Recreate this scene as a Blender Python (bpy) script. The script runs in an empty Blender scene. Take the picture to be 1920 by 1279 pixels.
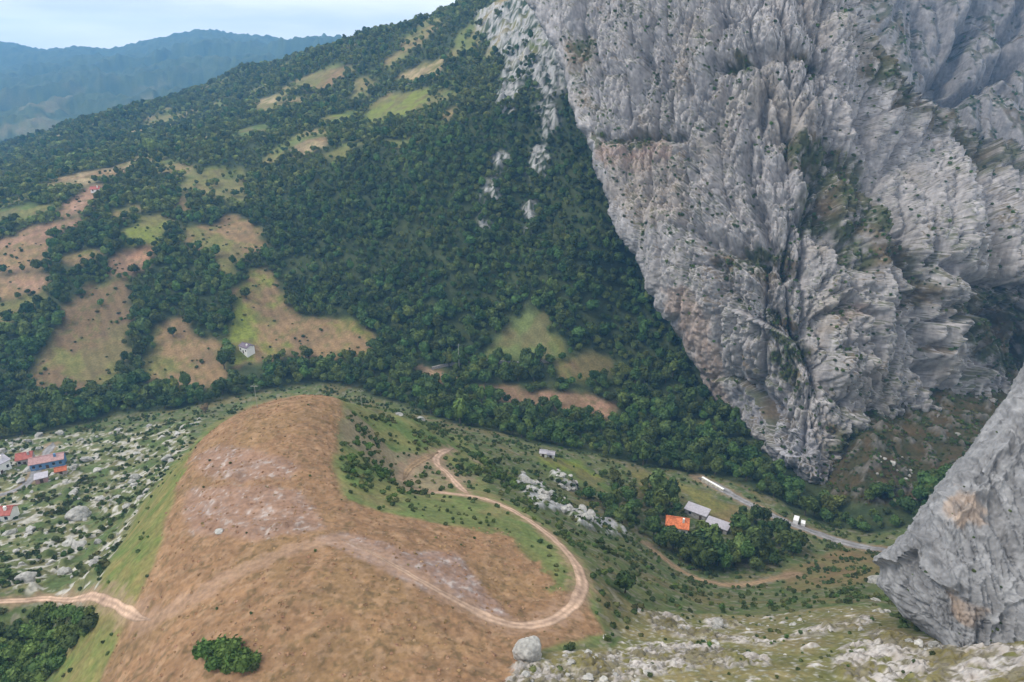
import bpy, math, random
import numpy as np
from mathutils import Vector, Matrix

random.seed(7)
rng = np.random.default_rng(11)
S = bpy.context.scene
COL = S.collection

# ------------------------------------------------------------------ camera
CAMZ = 200.0
PITCH = math.radians(22.0)
FPX = 1280.0                      # focal length in photo pixels (24 mm on 36 mm)
cam = bpy.data.cameras.new('camera')
cam.lens = 24.0
cam.sensor_width = 36.0
cam.clip_start = 0.5
cam.clip_end = 20000.0
co = bpy.data.objects.new('camera', cam)
COL.objects.link(co)
co.location = (0, 0, CAMZ)
co.rotation_euler = (math.radians(90) - PITCH, 0, 0)
S.camera = co

# ------------------------------------------------------------------ sky, sun, exposure
SUN_ELEV = math.radians(50)
SUN_AZ = math.radians(-98)        # from +Y, clockwise positive: from the left, a little behind
W = bpy.data.worlds.new('World')
S.world = W
W.use_nodes = True
wn, wl = W.node_tree.nodes, W.node_tree.links
for n in list(wn):
    wn.remove(n)
out = wn.new('ShaderNodeOutputWorld')
bg = wn.new('ShaderNodeBackground')
bg.inputs['Strength'].default_value = 0.1
sky = wn.new('ShaderNodeTexSky')
sky.sky_type = 'NISHITA'
sky.sun_disc = False
sky.sun_elevation = SUN_ELEV
sky.sun_rotation = SUN_AZ
sky.air_density = 1.0
sky.dust_density = 3.0
mx = wn.new('ShaderNodeMixRGB')    # high overcast veil over the blue
mx.inputs['Fac'].default_value = 0.92
tc = wn.new('ShaderNodeTexCoord')
mp = wn.new('ShaderNodeMapping')
mp.inputs['Scale'].default_value = (1, 1, 6.5)
cn = wn.new('ShaderNodeTexNoise')
cn.inputs['Scale'].default_value = 3.4
cn.inputs['Detail'].default_value = 6
cr = wn.new('ShaderNodeValToRGB')
cr.color_ramp.elements[0].position = 0.36
cr.color_ramp.elements[0].color = (0.72, 0.755, 0.775, 1)
cr.color_ramp.elements[1].position = 0.64
cr.color_ramp.elements[1].color = (1.06, 1.03, 0.99, 1)
cm = wn.new('ShaderNodeVectorMath'); cm.operation = 'SCALE'; cm.inputs['Scale'].default_value = 10.0
wl.new(tc.outputs['Generated'], mp.inputs['Vector'])
wl.new(mp.outputs['Vector'], cn.inputs['Vector'])
wl.new(cn.outputs['Fac'], cr.inputs['Fac'])
wl.new(cr.outputs['Color'], cm.inputs[0])
wl.new(sky.outputs['Color'], mx.inputs['Color1'])
wl.new(cm.outputs['Vector'], mx.inputs['Color2'])
wl.new(mx.outputs['Color'], bg.inputs['Color'])
wl.new(bg.outputs['Background'], out.inputs['Surface'])

sd = bpy.data.lights.new('sun', 'SUN')
sd.energy = 1.25
sd.angle = math.radians(16)
sd.color = (1.0, 0.93, 0.83)
so = bpy.data.objects.new('sun', sd)
COL.objects.link(so)
dirv = Vector((math.sin(SUN_AZ) * math.cos(SUN_ELEV), math.cos(SUN_AZ) * math.cos(SUN_ELEV), math.sin(SUN_ELEV)))
so.rotation_euler = dirv.to_track_quat('Z', 'Y').to_euler()
so.location = (-200, -100, 500)

S.view_settings.view_transform = 'Standard'
S.view_settings.look = 'None'
S.view_settings.exposure = 0.72
S.view_settings.gamma = 1.0
S.view_settings.use_curve_mapping = False
S.render.engine = 'CYCLES'
S.cycles.use_denoising = True
S.cycles.max_bounces = 6
S.cycles.diffuse_bounces = 2
S.cycles.volume_bounces = 1
S.cycles.transparent_max_bounces = 8

# ------------------------------------------------------------------ numeric helpers
def _hash(ix, iy, iz, seed):
    h = (ix.astype(np.uint32) * np.uint32(374761393) + iy.astype(np.uint32) * np.uint32(668265263)
         + iz.astype(np.uint32) * np.uint32(2147483647) + np.uint32((seed * 974711 + 12345) & 0xffffffff))
    h = (h ^ (h >> np.uint32(13))) * np.uint32(1274126177)
    h = (h ^ (h >> np.uint32(15))) * np.uint32(2246822519)
    return h ^ (h >> np.uint32(16))

_GC, _GS = np.cos((np.arange(1024) + .5) * math.pi / 512), np.sin((np.arange(1024) + .5) * math.pi / 512)
def noise2(x, y, seed=0):
    xi = np.floor(x); yi = np.floor(y)
    fx = x - xi; fy = y - yi
    xi = xi.astype(np.int64); yi = yi.astype(np.int64)
    u = fx * fx * fx * (fx * (fx * 6 - 15) + 10); v = fy * fy * fy * (fy * (fy * 6 - 15) + 10)
    z = np.zeros_like(xi)
    def g(dx, dy):
        a = _hash(xi + dx, yi + dy, z, seed) >> np.uint32(22)
        return _GC[a] * (fx - dx) + _GS[a] * (fy - dy)
    n0 = g(0, 0) * (1 - u) + g(1, 0) * u
    n1 = g(0, 1) * (1 - u) + g(1, 1) * u
    return (n0 * (1 - v) + n1 * v) * 1.5

def noise3(x, y, z, seed=0):
    xi = np.floor(x); yi = np.floor(y); zi = np.floor(z)
    fx = x - xi; fy = y - yi; fz = z - zi
    xi = xi.astype(np.int64); yi = yi.astype(np.int64); zi = zi.astype(np.int64)
    f = lambda t: t * t * t * (t * (t * 6 - 15) + 10)
    u, v, w = f(fx), f(fy), f(fz)
    def g(dx, dy, dz):
        h = _hash(xi + dx, yi + dy, zi + dz, seed)
        gx = ((h & np.uint32(1023)).astype(np.float64) / 511.5 - 1)
        gy = (((h >> np.uint32(10)) & np.uint32(1023)).astype(np.float64) / 511.5 - 1)
        gz = (((h >> np.uint32(20)) & np.uint32(1023)).astype(np.float64) / 511.5 - 1)
        return gx * (fx - dx) + gy * (fy - dy) + gz * (fz - dz)
    def lx(dy, dz):
        return g(0, dy, dz) * (1 - u) + g(1, dy, dz) * u
    a = lx(0, 0) * (1 - v) + lx(1, 0) * v
    b = lx(0, 1) * (1 - v) + lx(1, 1) * v
    return (a * (1 - w) + b * w) * 1.3

def worley3(x, y, z, seed=0):
    """nearest and second nearest cell distance, and the nearest cell's own random number"""
    xi = np.floor(x).astype(np.int64); yi = np.floor(y).astype(np.int64); zi = np.floor(z).astype(np.int64)
    fx, fy, fz = x - xi, y - yi, z - zi
    f1 = np.full(x.shape, 9.0); f2 = np.full(x.shape, 9.0); rn = np.zeros(x.shape)
    for dx in (-1, 0, 1):
        for dy in (-1, 0, 1):
            for dz in (-1, 0, 1):
                h = _hash(xi + dx, yi + dy, zi + dz, seed)
                q = (dx + (h & np.uint32(1023)) / 1023.0 - fx) ** 2 + (dy + ((h >> np.uint32(10)) & np.uint32(1023)) / 1023.0 - fy) ** 2 + (dz + ((h >> np.uint32(20)) & np.uint32(1023)) / 1023.0 - fz) ** 2
                nearer = q < f1
                f2 = np.where(nearer, f1, np.minimum(f2, q))
                rn = np.where(nearer, ((h >> np.uint32(5)) & np.uint32(4095)) / 4095.0, rn)
                f1 = np.where(nearer, q, f1)
    return np.sqrt(f1), np.sqrt(f2), rn

def fbm2(x, y, lam, octv=4, seed=0, gain=0.5):
    r = 0.0; a = 1.0; t = 0.0
    for i in range(octv):
        r = r + a * noise2(x / lam, y / lam, seed + i * 17)
        t += a; a *= gain; lam *= 0.5
    return r / t

def sstep(a, b, x):
    t = np.clip((x - a) / (b - a), 0, 1)
    return t * t * (3 - 2 * t)

CP, SP = math.cos(PITCH), math.sin(PITCH)
def raydir(px, py):
    px = np.asarray(px, float); py = np.asarray(py, float)
    dx = (px - 960.0) / FPX
    dy = (639.5 - py) / FPX
    return dx, CP + dy * SP, -SP + dy * CP

def pt_z(px, py, z):
    dx, dy, dz = raydir(px, py)
    t = (z - CAMZ) / dz
    return (float(dx * t), float(dy * t), float(z))

def pt_y(px, py, Y):
    dx, dy, dz = raydir(px, py)
    t = Y / dy
    return (float(dx * t), float(Y), float(CAMZ + dz * t))

def project(x, y, z):
    zz = z - CAMZ
    d = y * CP - zz * SP
    v = y * SP + zz * CP
    return 960 + FPX * x / d, 639.5 - FPX * v / d, d

class RBF:
    """linear-kernel radial interpolation with a linear trend"""
    def __init__(s, pts, vals, eps=4.0, smooth=0.0):
        P = np.asarray(pts, float); V = np.asarray(vals, float)
        s.P = P; s.eps = eps
        n = len(P)
        A = np.sqrt(((P[:, None] - P[None]) ** 2).sum(-1) + eps * eps) - eps
        T = np.c_[np.ones(n), P]
        M = np.zeros((n + 3, n + 3))
        M[:n, :n] = A - smooth * np.eye(n); M[:n, n:] = T; M[n:, :n] = T.T
        sol = np.linalg.solve(M, np.r_[V, np.zeros(3)])
        s.w = sol[:n]; s.c = sol[n:]
    def __call__(s, x, y):
        x = np.asarray(x, float); sh = x.shape
        x = x.ravel(); y = np.asarray(y, float).ravel()
        o = s.c[0] + s.c[1] * x + s.c[2] * y
        for (px, py), w in zip(s.P, s.w):
            o += w * (np.sqrt((x - px) ** 2 + (y - py) ** 2 + s.eps ** 2) - s.eps)
        return o.reshape(sh)

def inpoly(x, y, poly):
    poly = np.asarray(poly, float)
    r = np.zeros(x.shape, bool)
    m = (x >= poly[:, 0].min()) & (x <= poly[:, 0].max()) & (y >= poly[:, 1].min()) & (y <= poly[:, 1].max())
    xs = x[m]; ys = y[m]
    c = np.zeros(xs.shape, bool)
    j = len(poly) - 1
    for i in range(len(poly)):
        xi, yi = poly[i]; xj, yj = poly[j]
        if yi != yj:
            c ^= ((yi > ys) != (yj > ys)) & (xs < (xj - xi) * (ys - yi) / (yj - yi) + xi)
        j = i
    r[m] = c
    return r

def polydist(x, y, line):
    """distance to a polyline"""
    line = np.asarray(line, float)
    d = np.full(x.shape, 1e9)
    for (ax, ay), (bx, by) in zip(line[:-1], line[1:]):
        vx, vy = bx - ax, by - ay
        L = vx * vx + vy * vy + 1e-9
        t = np.clip(((x - ax) * vx + (y - ay) * vy) / L, 0, 1)
        d = np.minimum(d, np.hypot(x - ax - t * vx, y - ay - t * vy))
    return d

# ------------------------------------------------------------------ terrain shape: surveyed spot heights
GZ = [  # (photo x, photo y, ground height)
 # knoll
 (960,1279,112),(600,1279,115),(300,1279,109),(200,1279,99),(100,1279,86),(0,1279,80),(60,1215,80),
 (0,1130,86),(170,1115,93),(280,1160,105),(560,1000,112),(560,1150,115),(450,880,110),(560,745,106),(480,762,102),
 (640,755,103),(400,805,100),(345,880,103),(305,980,104),(255,1080,103),(420,1050,111),(240,1012,92),(215,1090,97),
 # rocky slope on the left
 (0,830,35),(100,862,42),(250,825,40),(360,795,42),(100,950,52),(200,930,52),(280,870,48),(0,950,50),(150,1030,68),
 (60,1050,70),(0,1090,80),(100,1090,80),(195,1050,77),(225,960,61),
 # east flank and loop
 (700,800,92),(760,780,84),(790,795,76),(850,835,70),(760,900,88),(820,850,80),(860,920,88),(1000,980,92),(1080,1060,98),
 (1090,1120,102),(1050,1160,105),(960,1178,107),(820,1100,110),(650,1020,112),(900,1060,104),(1000,1100,101),(700,880,96),(655,860,104),
 (660,940,108),(930,940,90),
 (1020,850,42),(1080,880,38),(1150,920,35),(1000,930,66),(1100,980,58),(1150,1000,50),(1190,875,28),(1250,900,25),
 (1268,985,28),(1330,990,27),(1300,905,23),(1340,910,24),(1400,950,24),(1500,985,22),(1600,1020,22),(1450,900,18),(1550,925,15),
 (1400,870,16),(1300,830,16),(1200,790,18),(1000,790,22),(900,800,34),(850,770,27),(700,720,28),(600,700,29),(1650,960,22),
 (1220,1025,40),(1280,1070,38),(1360,1098,38),(1480,1080,34),(1560,1060,33),(1640,1052,36),(1640,1082,50),
 (1150,1050,78),(1180,1100,84),(1170,1160,95),(1130,1200,103),(1250,1150,85),(1350,1150,76),(1500,1130,70),(1600,1120,78),(1650,1150,92),
 (1200,1180,97),(1300,1220,104),(1450,1220,105),(1600,1190,104),(1250,1279,113),(1500,1279,115),(1700,1230,112),(1800,1220,114),
 (1920,1279,122),(1900,1200,118),(1140,1240,109),
 # valley and hillside
 (0,800,28),(150,770,27),(300,750,27),(450,720,28),(0,720,33),(100,700,36),(460,650,38),(700,660,36),(720,600,45),(850,690,31),
 (850,600,46),(980,640,40),(1090,690,32),(1150,600,48),(1250,700,30),(1280,620,46),(1000,740,26),
 (60,600,52),(150,560,58),(230,520,66),(330,560,56),(330,450,80),(420,440,80),(420,530,63),(540,560,52),(60,450,82),(20,400,92),
 (280,430,86),(150,380,98),(480,350,100),(600,420,88),(700,500,70),(700,400,96),(850,500,74),(850,400,100),(1000,500,76),(1000,400,100),
 (1130,450,92),(1200,550,62),
]
GY = [  # (photo x, photo y, distance north)
 (270,290,700),(100,330,640),(400,280,680),(560,270,640),(700,300,570),(850,300,545),(1000,300,545),(700,210,760),(800,200,690),
 (920,200,620),(1000,200,600),(600,180,850),(450,200,950),(800,120,830),(900,100,780),(1000,100,700),(600,92,1150),(700,62,1080),
 (800,36,1000),(900,-3,950),(1000,-60,900),(1100,-110,900),(450,132,1300),(300,190,1300),(150,238,1300),(0,282,1300),(-120,315,1250),
 (200,260,900),(350,230,950),(50,300,900),
 (1700,870,272),(1780,812,290),(1850,775,315),(1650,852,272),(1600,838,280),(1700,940,250),
 # far range
 (-150,75,4200),(0,86,4200),(80,98,4200),(150,97,4200),(210,100,4200),(290,80,4200),(385,63,4200),(480,78,4200),(600,84,4400),(720,80,4500),
 (100,180,2900),(300,150,3100),(-100,190,2800),(0,130,3500),(450,110,3500),
]
GW = [  # hidden ground
 (-1300,1750,10),(-700,1750,20),(-300,1780,40),(-1900,2000,40),(200,1500,260),(600,1100,170),(600,600,80),(400,700,70),(800,850,90),(300,560,70),(500,400,60),(400,200,60),
 (120,140,66),(200,150,90),(230,230,60),(60,60,122),(0,40,125),(-60,50,105),(-110,60,88),(150,60,140),(-200,120,70),(-350,250,40),
 (-600,400,60),(-900,700,70),(2500,2500,300),(1500,500,150),(-2500,1500,60),(0,5600,150),(-3000,5400,150),(2500,5500,200),(-4800,3600,200),(150,350,25),(250,330,40),
 (0,7000,100),(-5500,5500,120),(5500,5500,120),
]
cps = [pt_z(*p) for p in GZ] + [pt_y(*p) for p in GY] + [tuple(map(float, p)) for p in GW]
cps = np.array(cps)
# interpolate in a log-stretched plan so that near ground stays detailed and far ground smooth
def warpxy(x, y):
    r = np.hypot(x, y) + 1e-6
    k = np.log(1 + r / 120.0) * 120.0 / r
    return x * k, y * k
wx, wy = warpxy(cps[:, 0], cps[:, 1])
_rb = RBF(np.c_[wx, wy], cps[:, 2], eps=5.0, smooth=0.4)

R0, R1 = 36.0, 5200.0
AZ0, AZ1 = math.radians(-56), math.radians(62)
LR = np.concatenate([np.linspace(math.log(a), math.log(b), n, endpoint=False) for a, b, n in ((R0, 72, 40), (72, 330, 540), (330, 1500, 320), (1500, R1, 90))] + [[math.log(R1)]])
NR, NA = len(LR), 850
AZ = np.linspace(AZ0, AZ1, NA)
RR, AA = np.meshgrid(np.exp(LR), AZ, indexing='ij')
GX, GYY = RR * np.sin(AA), RR * np.cos(AA)
_cx, _cy = warpxy(GX, GYY)
ZB = _rb(_cx, _cy)

def lookup(Z, x, y):
    r = np.hypot(x, y); a = np.arctan2(x, y)
    i = np.clip(np.interp(np.log(np.maximum(r, R0)), LR, np.arange(NR)), 0, NR - 1.001)
    j = np.clip((a - AZ0) / (AZ[1] - AZ[0]), 0, NA - 1.001)
    i0 = i.astype(int); j0 = j.astype(int); fi = i - i0; fj = j - j0
    return (Z[i0, j0] * (1 - fi) * (1 - fj) + Z[i0 + 1, j0] * fi * (1 - fj) + Z[i0, j0 + 1] * (1 - fi) * fj + Z[i0 + 1, j0 + 1] * fi * fj)

def cast(pxs, Z=None):
    """photo points -> points on the ground"""
    Z = ZB if Z is None else Z
    P = np.asarray(pxs, float).reshape(-1, 2)
    dx, dy, dz = raydir(P[:, 0], P[:, 1])
    ts = np.exp(np.linspace(math.log(60), math.log(5500), 2600))
    X = dx[:, None] * ts; Y = dy[:, None] * ts; H = CAMZ + dz[:, None] * ts
    below = H < lookup(Z, X, Y)
    k = np.where(below.any(1), below.argmax(1), len(ts) - 1)
    k = np.maximum(k, 1)
    i = np.arange(len(P))
    h0 = H[i, k - 1] - lookup(Z, X[i, k - 1], Y[i, k - 1]); h1 = H[i, k] - lookup(Z, X[i, k], Y[i, k])
    f = np.clip(h0 / (h0 - h1 + 1e-9), 0, 1)
    t = ts[k - 1] + f * (ts[k] - ts[k - 1])
    return np.c_[dx * t, dy * t, CAMZ + dz * t]

# ------------------------------------------------------------------ ground zones (outlines on the ground)
def G(pts):
    return cast(pts)[:, :2]
TAN = (0.235, 0.155, 0.08); PINK = (0.29, 0.175, 0.115); OLIVE = (0.16, 0.15, 0.05); GREEN = (0.10, 0.14, 0.04)
BRIGHT = (0.165, 0.19, 0.035); PALE = (0.33, 0.255, 0.145); ORANGE = (0.36, 0.20, 0.115); BROWN = (0.155, 0.105, 0.055)
FIELDS = [  # label, outline in the photo, two colours
 ('pinkish hay field at the left edge of the hillside', [(-40,470),(0,450),(60,427),(125,412),(185,411),(125,425),(92,452),(90,470),(97,492),(60,505),(-40,515)], PINK, TAN),
 ('tan terraced field below the pinkish hay field', [(-40,522),(60,510),(100,515),(95,530),(60,556),(-40,570)], TAN, PINK),
 ('greenish pasture at the left edge under the tan terrace', [(-40,575),(60,560),(95,535),(80,560),(30,600),(-40,620)], OLIVE, GREEN),
 ('reddish brown sloping field above the pinkish hay field', [(105,400),(140,365),(180,345),(200,350),(175,385),(160,403),(125,408)], PINK, TAN),
 ('rounded bright green meadow on the hillside', [(232,440),(262,405),(310,398),(332,420),(300,463),(240,460)], BRIGHT, OLIVE),
 ('orange mown field just below the green meadow', [(195,500),(225,472),(250,466),(297,471),(272,500),(240,518),(200,516)], ORANGE, PINK),
 ('small olive field between two hedges', [(118,472),(185,466),(192,482),(130,500)], OLIVE, TAN),
 ('dome shaped tan field ringed by dark forest', [(350,430),(400,425),(415,408),(450,404),(490,438),(497,470),(465,480),(440,500),(432,527),(408,520),(405,482),(370,472),(352,460)], TAN, OLIVE),
 ('large brown and lime field around the white house', [(428,650),(440,560),(465,510),(510,500),(530,545),(560,590),(620,592),(660,605),(700,635),(706,660),(690,676),(640,668),(540,668),(450,690),(436,680)], TAN, BRIGHT),
 ('tan field left of the white house', [(262,702),(285,650),(300,610),(340,600),(370,630),(425,645),(415,680),(430,700),(430,722),(380,727),(260,722)], TAN, OLIVE),
 ('long brown overgrown field on the left slope', [(45,742),(80,660),(130,580),(170,530),(240,524),(245,560),(235,620),(240,680),(215,722),(140,737)], BROWN, OLIVE),
 ('thin pale strip field on the upper left slope', [(60,348),(140,340),(265,294),(260,310),(140,356)], PALE, OLIVE),
 ('yellow green clearing above the dome shaped field', [(365,345),(385,318),(430,310),(420,328),(385,352)], OLIVE, BRIGHT),
 ('tan and pale field high above the dome shaped field', [(545,280),(575,265),(612,254),(606,276),(570,290)], PALE, TAN),
 ('small pale square field high on the slope', [(478,190),(520,182),(522,210),(480,216)], PALE, OLIVE),
 ('yellow green pasture near the head of the slope', [(680,215),(705,190),(740,180),(812,166),(795,208),(745,222),(690,232)], BRIGHT, OLIVE),
 ('tan sloping field near the skyline', [(738,145),(790,120),(833,112),(822,145),(765,160)], PALE, OLIVE),
 ('thin tan field under the skyline', [(610,140),(680,125),(660,140),(600,178),(555,168)], TAN, OLIVE),
 ('small green clearing in the upper forest', [(715,268),(790,250),(797,263),(742,282)], OLIVE, GREEN),
 ('olive slope clearing left of the upper forest', [(600,285),(655,275),(665,292),(625,305)], OLIVE, GREEN),
 ('green meadow at the foot of the forested slope', [(915,650),(940,610),(985,592),(1020,594),(1050,640),(1048,676),(918,672)], (0.13,0.16,0.055), OLIVE),
 ('brown terrace field beside the green meadow', [(1048,682),(1060,668),(1142,672),(1137,717),(1050,714)], BROWN, OLIVE),
 ('long narrow brown terrace above the valley trees', [(875,720),(1000,733),(1150,752),(1150,792),(1080,772),(960,752),(880,735)], BROWN, PINK),
 ('small brown plot by the forest track', [(785,712),(830,688),(842,702),(835,722),(790,728)], BROWN, TAN),
 ('small green pasture at the left edge above the pinkish field', [(-20,402),(50,376),(98,384),(92,404),(30,418),(-20,425)], GREEN, OLIVE),
 ('little tan plot left of the rounded green meadow', [(212,398),(248,380),(264,394),(228,414)], TAN, OLIVE),
 ('narrow olive strip beside the dome shaped field', [(328,395),(338,366),(360,362),(352,400)], OLIVE, TAN),
 ('pale thin strip above the reddish brown field', [(95,338),(150,326),(255,308),(250,320),(140,345)], PALE, TAN),
 ('olive clearing on the upper slope right of the lone bright tree', [(440,246),(500,232),(515,246),(450,260)], OLIVE, GREEN),
 ('green clearing left of the yellow green pasture', [(600,222),(660,205),(668,222),(615,238)], GREEN, BRIGHT),
 ('bright green meadow above the rocks in the valley', [(1005,850),(1085,862),(1105,880),(1150,915),(1150,935),(1080,905),(1015,880)], GREEN, BRIGHT),
 ('olive grass paddock behind the orange roofed house', [(1180,880),(1260,895),(1330,925),(1385,950),(1385,985),(1330,975),(1290,930),(1200,910)], OLIVE, TAN),
]
FIELDS = [(l, G(p), a, b) for l, p, a, b in FIELDS]
KNOLL = G([(40,1420),(60,1300),(160,1190),(195,1090),(240,990),(320,875),(400,795),(470,757),(560,739),(645,752),(700,772),(760,800),(880,850),(930,930),(1000,960),(1110,1070),(1120,1150),(1140,1200),(1000,1230),(930,1300),(900,1420)])
KN_BROWN = G([(120,1420),(180,1300),(225,1180),(285,1070),(310,960),(352,860),(412,793),(475,759),(560,741),(642,756),(640,800),(618,870),(650,935),(720,962),(830,985),(940,990),(1000,1035),(1055,1105),(1105,1120),(1130,1190),(1000,1225),(940,1300),(910,1420)])
KN_GREY = [G([(360,860),(420,838),(480,845),(560,870),(540,895),(450,905),(370,895)]), G([(590,1010),(650,1000),(760,1030),(860,1040),(900,1100),(960,1160),(880,1140),(800,1110),(680,1050)]),
           G([(340,930),(560,920),(620,990),(480,1010),(350,1000)])]
KN_YEL = G([(40,1420),(80,1300),(185,1110),(205,1060),(245,990),(325,872),(400,797),(425,780),(355,865),(312,960),(288,1060),(230,1180),(175,1300),(110,1420)])
KN_GREEN = G([(640,800),(655,762),(760,782),(860,815),(930,870),(900,900),(780,930),(690,930),(640,900)])
LOOP_GREEN = G([(770,930),(870,945),(960,985),(1040,1040),(1070,1090),(1030,1110),(1000,1070),(960,1010),(860,985),(770,965)])
ROCKY = G([(-80,840),(100,815),(380,785),(330,865),(245,985),(205,1055),(185,1110),(60,1115),(-80,1110)])
LIME = [G([(930,1300),(960,1245),(1040,1240),(1130,1225),(1215,1205),(1300,1205),(1440,1235),(1450,1250),(1300,1255),(1180,1275),(1130,1300)]),
        G([(1210,1150),(1260,1150),(1330,1185),(1450,1200),(1450,1212),(1300,1200),(1225,1185)]),
        G([(1480,1190),(1560,1170),(1640,1155),(1640,1168),(1540,1195)]),
        G([(1560,1225),(1650,1180),(1690,1190),(1760,1205),(1960,1225),(2300,1230),(2300,1300),(1960,1320),(1700,1300),(1560,1265)]),
        G([(1320,1165),(1370,1158),(1395,1175),(1340,1182)])]
LEDGE = G([(920,1420),(930,1300),(960,1235),(1140,1215),(1200,1140),(1330,1150),(1650,1135),(1700,1190),(1960,1200),(2600,1150),(2600,1420)])
SCREE = np.r_[G([(1560,935),(1640,955),(1730,950),(1790,905),(1900,800)]), np.array([(330, 260), (330, 400), (140, 400), (140, 300)], float)]
EASTBROWN = G([(1460,1075),(1560,1030),(1660,1030),(1650,1090),(1500,1110)])
EASTROCK = [G([(975,890),(1010,905),(1060,940),(1070,965),(1000,950),(970,920)]), G([(1060,955),(1140,975),(1170,1000),(1090,990)]), G([(1030,890),(1090,915),(1080,925),(1035,905)])]
SLABS = [  # pale limestone showing through the forest below the cliff
 G([(975,440),(985,385),(1005,375),(1005,410),(995,440)]), G([(985,330),(1000,280),(1020,270),(1035,300),(1020,330),(1000,340)]),
 G([(920,330),(925,290),(945,280),(955,300),(935,335)]), G([(900,430),(905,395),(915,400),(912,435)]),
 G([(905,380),(912,340),(935,345),(930,380)]), G([(930,210),(945,110),(1000,60),(1060,70),(1065,180),(1010,190),(990,140),(960,220)]),
 G([(1000,200),(1040,180),(1050,235),(1020,260)]), G([(890,30),(960,0),(1060,-20),(1060,90),(940,110),(900,70)])]
FOREST = np.r_[G([(-90,845),(60,815),(160,792),(260,772),(390,757),(430,744),(600,716),(680,732),(760,762),(860,798),(960,818),(1000,832),
                  (1100,848),(1180,868),(1300,885),(1380,905),(1480,952),(1560,985),(1640,1000),(1720,985)]),
               np.array([(300, 300), (450, 430), (700, 1600), (-1900, 1600), (-900, 700), (-500, 350)], float)]
HOUSEWOOD = G([(1190,905),(1215,960),(1210,1015),(1270,1050),(1330,1078),(1440,1065),(1510,1040),(1480,1005),(1400,960),(1330,985),(1280,960),(1240,930)])
GORGE = G([(1560,962),(1600,935),(1680,915),(1790,880),(1800,930),(1740,965),(1640,985)])
HSE = G([(1268,1000)])[0]
WHS = G([(462,660)])[0]
YARD = G([(1275,940),(1320,940),(1375,985),(1365,1012),(1325,1008),(1290,992)])
EASTWOOD = G([(1105,885),(1180,898),(1215,960),(1207,1005),(1150,990),(1095,945),(1060,900)])
FOOT = G([(1395,868),(1440,880),(1500,925),(1545,945),(1620,950),(1620,900),(1540,900),(1450,840)])
# tracks and roads (centre lines)
TRACKS = {
 'loop': [(640,1010),(700,1038),(760,1072),(800,1095),(880,1140),(940,1168),(1000,1174),(1050,1158),(1085,1125),(1094,1090),(1080,1055),(1045,1015),(1000,980),(950,950),(900,932),(850,925),(780,918)],
 'spur': [(880,928),(855,905),(838,885),(815,868),(822,850),(850,843)],
 'spur2': [(822,850),(790,862),(765,878),(755,900)],
 'saddle': [(-60,1140),(20,1128),(100,1116),(170,1115),(215,1132),(250,1155),(282,1162)],
 'faint': [(282,1162),(350,1130),(450,1070),(560,1025),(640,1010)],
 'lower': [(1212,1020),(1240,1042),(1280,1072),(1330,1092),(1390,1098),(1450,1085),(1490,1076)],
 'road': [(1310,895),(1345,912),(1390,938),(1440,962),(1480,982),(1540,1002),(1600,1020),(1680,1032)],
 'village': [(100,830),(75,870),(60,900),(30,920),(-30,935)],
 'field': [(790,690),(830,708),(850,712)],
}
def smoothline(p, n=2):
    p = np.asarray(p, float)
    for _ in range(n):
        q = [p[0]]
        for a, b in zip(p[:-1], p[1:]):
            q += [0.75 * a + 0.25 * b, 0.25 * a + 0.75 * b]
        q.append(p[-1])
        p = np.array(q)
    return p
TRK = {k: smoothline(G(v)) for k, v in TRACKS.items()}
TW = {'loop': 2.7, 'spur': 2.4, 'spur2': 2.2, 'saddle': 1.8, 'lower': 2.6, 'road': 6.0, 'village': 4.0, 'field': 3.0, 'faint': 2.2}

# ------------------------------------------------------------------ terrain relief and colour
fx, fy = GX, GYY
def near_fbm(lam, o, seed, rmax):
    k = int(np.searchsorted(LR, math.log(rmax)))
    q = np.zeros(fx.shape); q[:k] = fbm2(fx[:k], fy[:k], lam, o, seed)
    return q
jx = fx + fbm2(fx, fy, 14, 3, 5) * np.clip(RR * 0.018, 1, 9)
jy = fy + fbm2(fx, fy, 14, 3, 9) * np.clip(RR * 0.018, 1, 9)
m_for = inpoly(jx, jy, FOREST)
m_far = RR > 1500
m_field = np.full(fx.shape, -1)
for i, (l, p, a, b) in enumerate(FIELDS):
    m_field[inpoly(jx, jy, p)] = i
m_knoll = inpoly(fx, fy, KNOLL)
m_rocky = inpoly(jx, jy, ROCKY)
m_ledge = inpoly(jx, jy, LEDGE)
m_lime = np.zeros(fx.shape, bool)
for p in LIME:
    m_lime |= inpoly(jx, jy, p)
m_slab = np.zeros(fx.shape, bool)
for p in SLABS + EASTROCK:
    m_slab |= inpoly(jx, jy, p)
d_trk = np.full(fx.shape, 1e9)
sel = RR < 600
for k, l in TRK.items():
    dd = np.full(fx.shape, 1e9)
    dd[sel] = polydist(fx[sel], fy[sel], l) - TW[k] / 2
    d_trk = np.minimum(d_trk, dd)
flat = sstep(0.0, 4.0, d_trk)            # 0 on a track

def bw(a):                                # soft 0..1 mask: blur along both grid axes
    a = a.astype(float)
    for _ in range(2):
        a = (a + np.roll(a, 1, 0) + np.roll(a, -1, 0)) / 3
        a = (a + np.roll(a, 1, 1) + np.roll(a, -1, 1)) / 3
    return a

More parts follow.
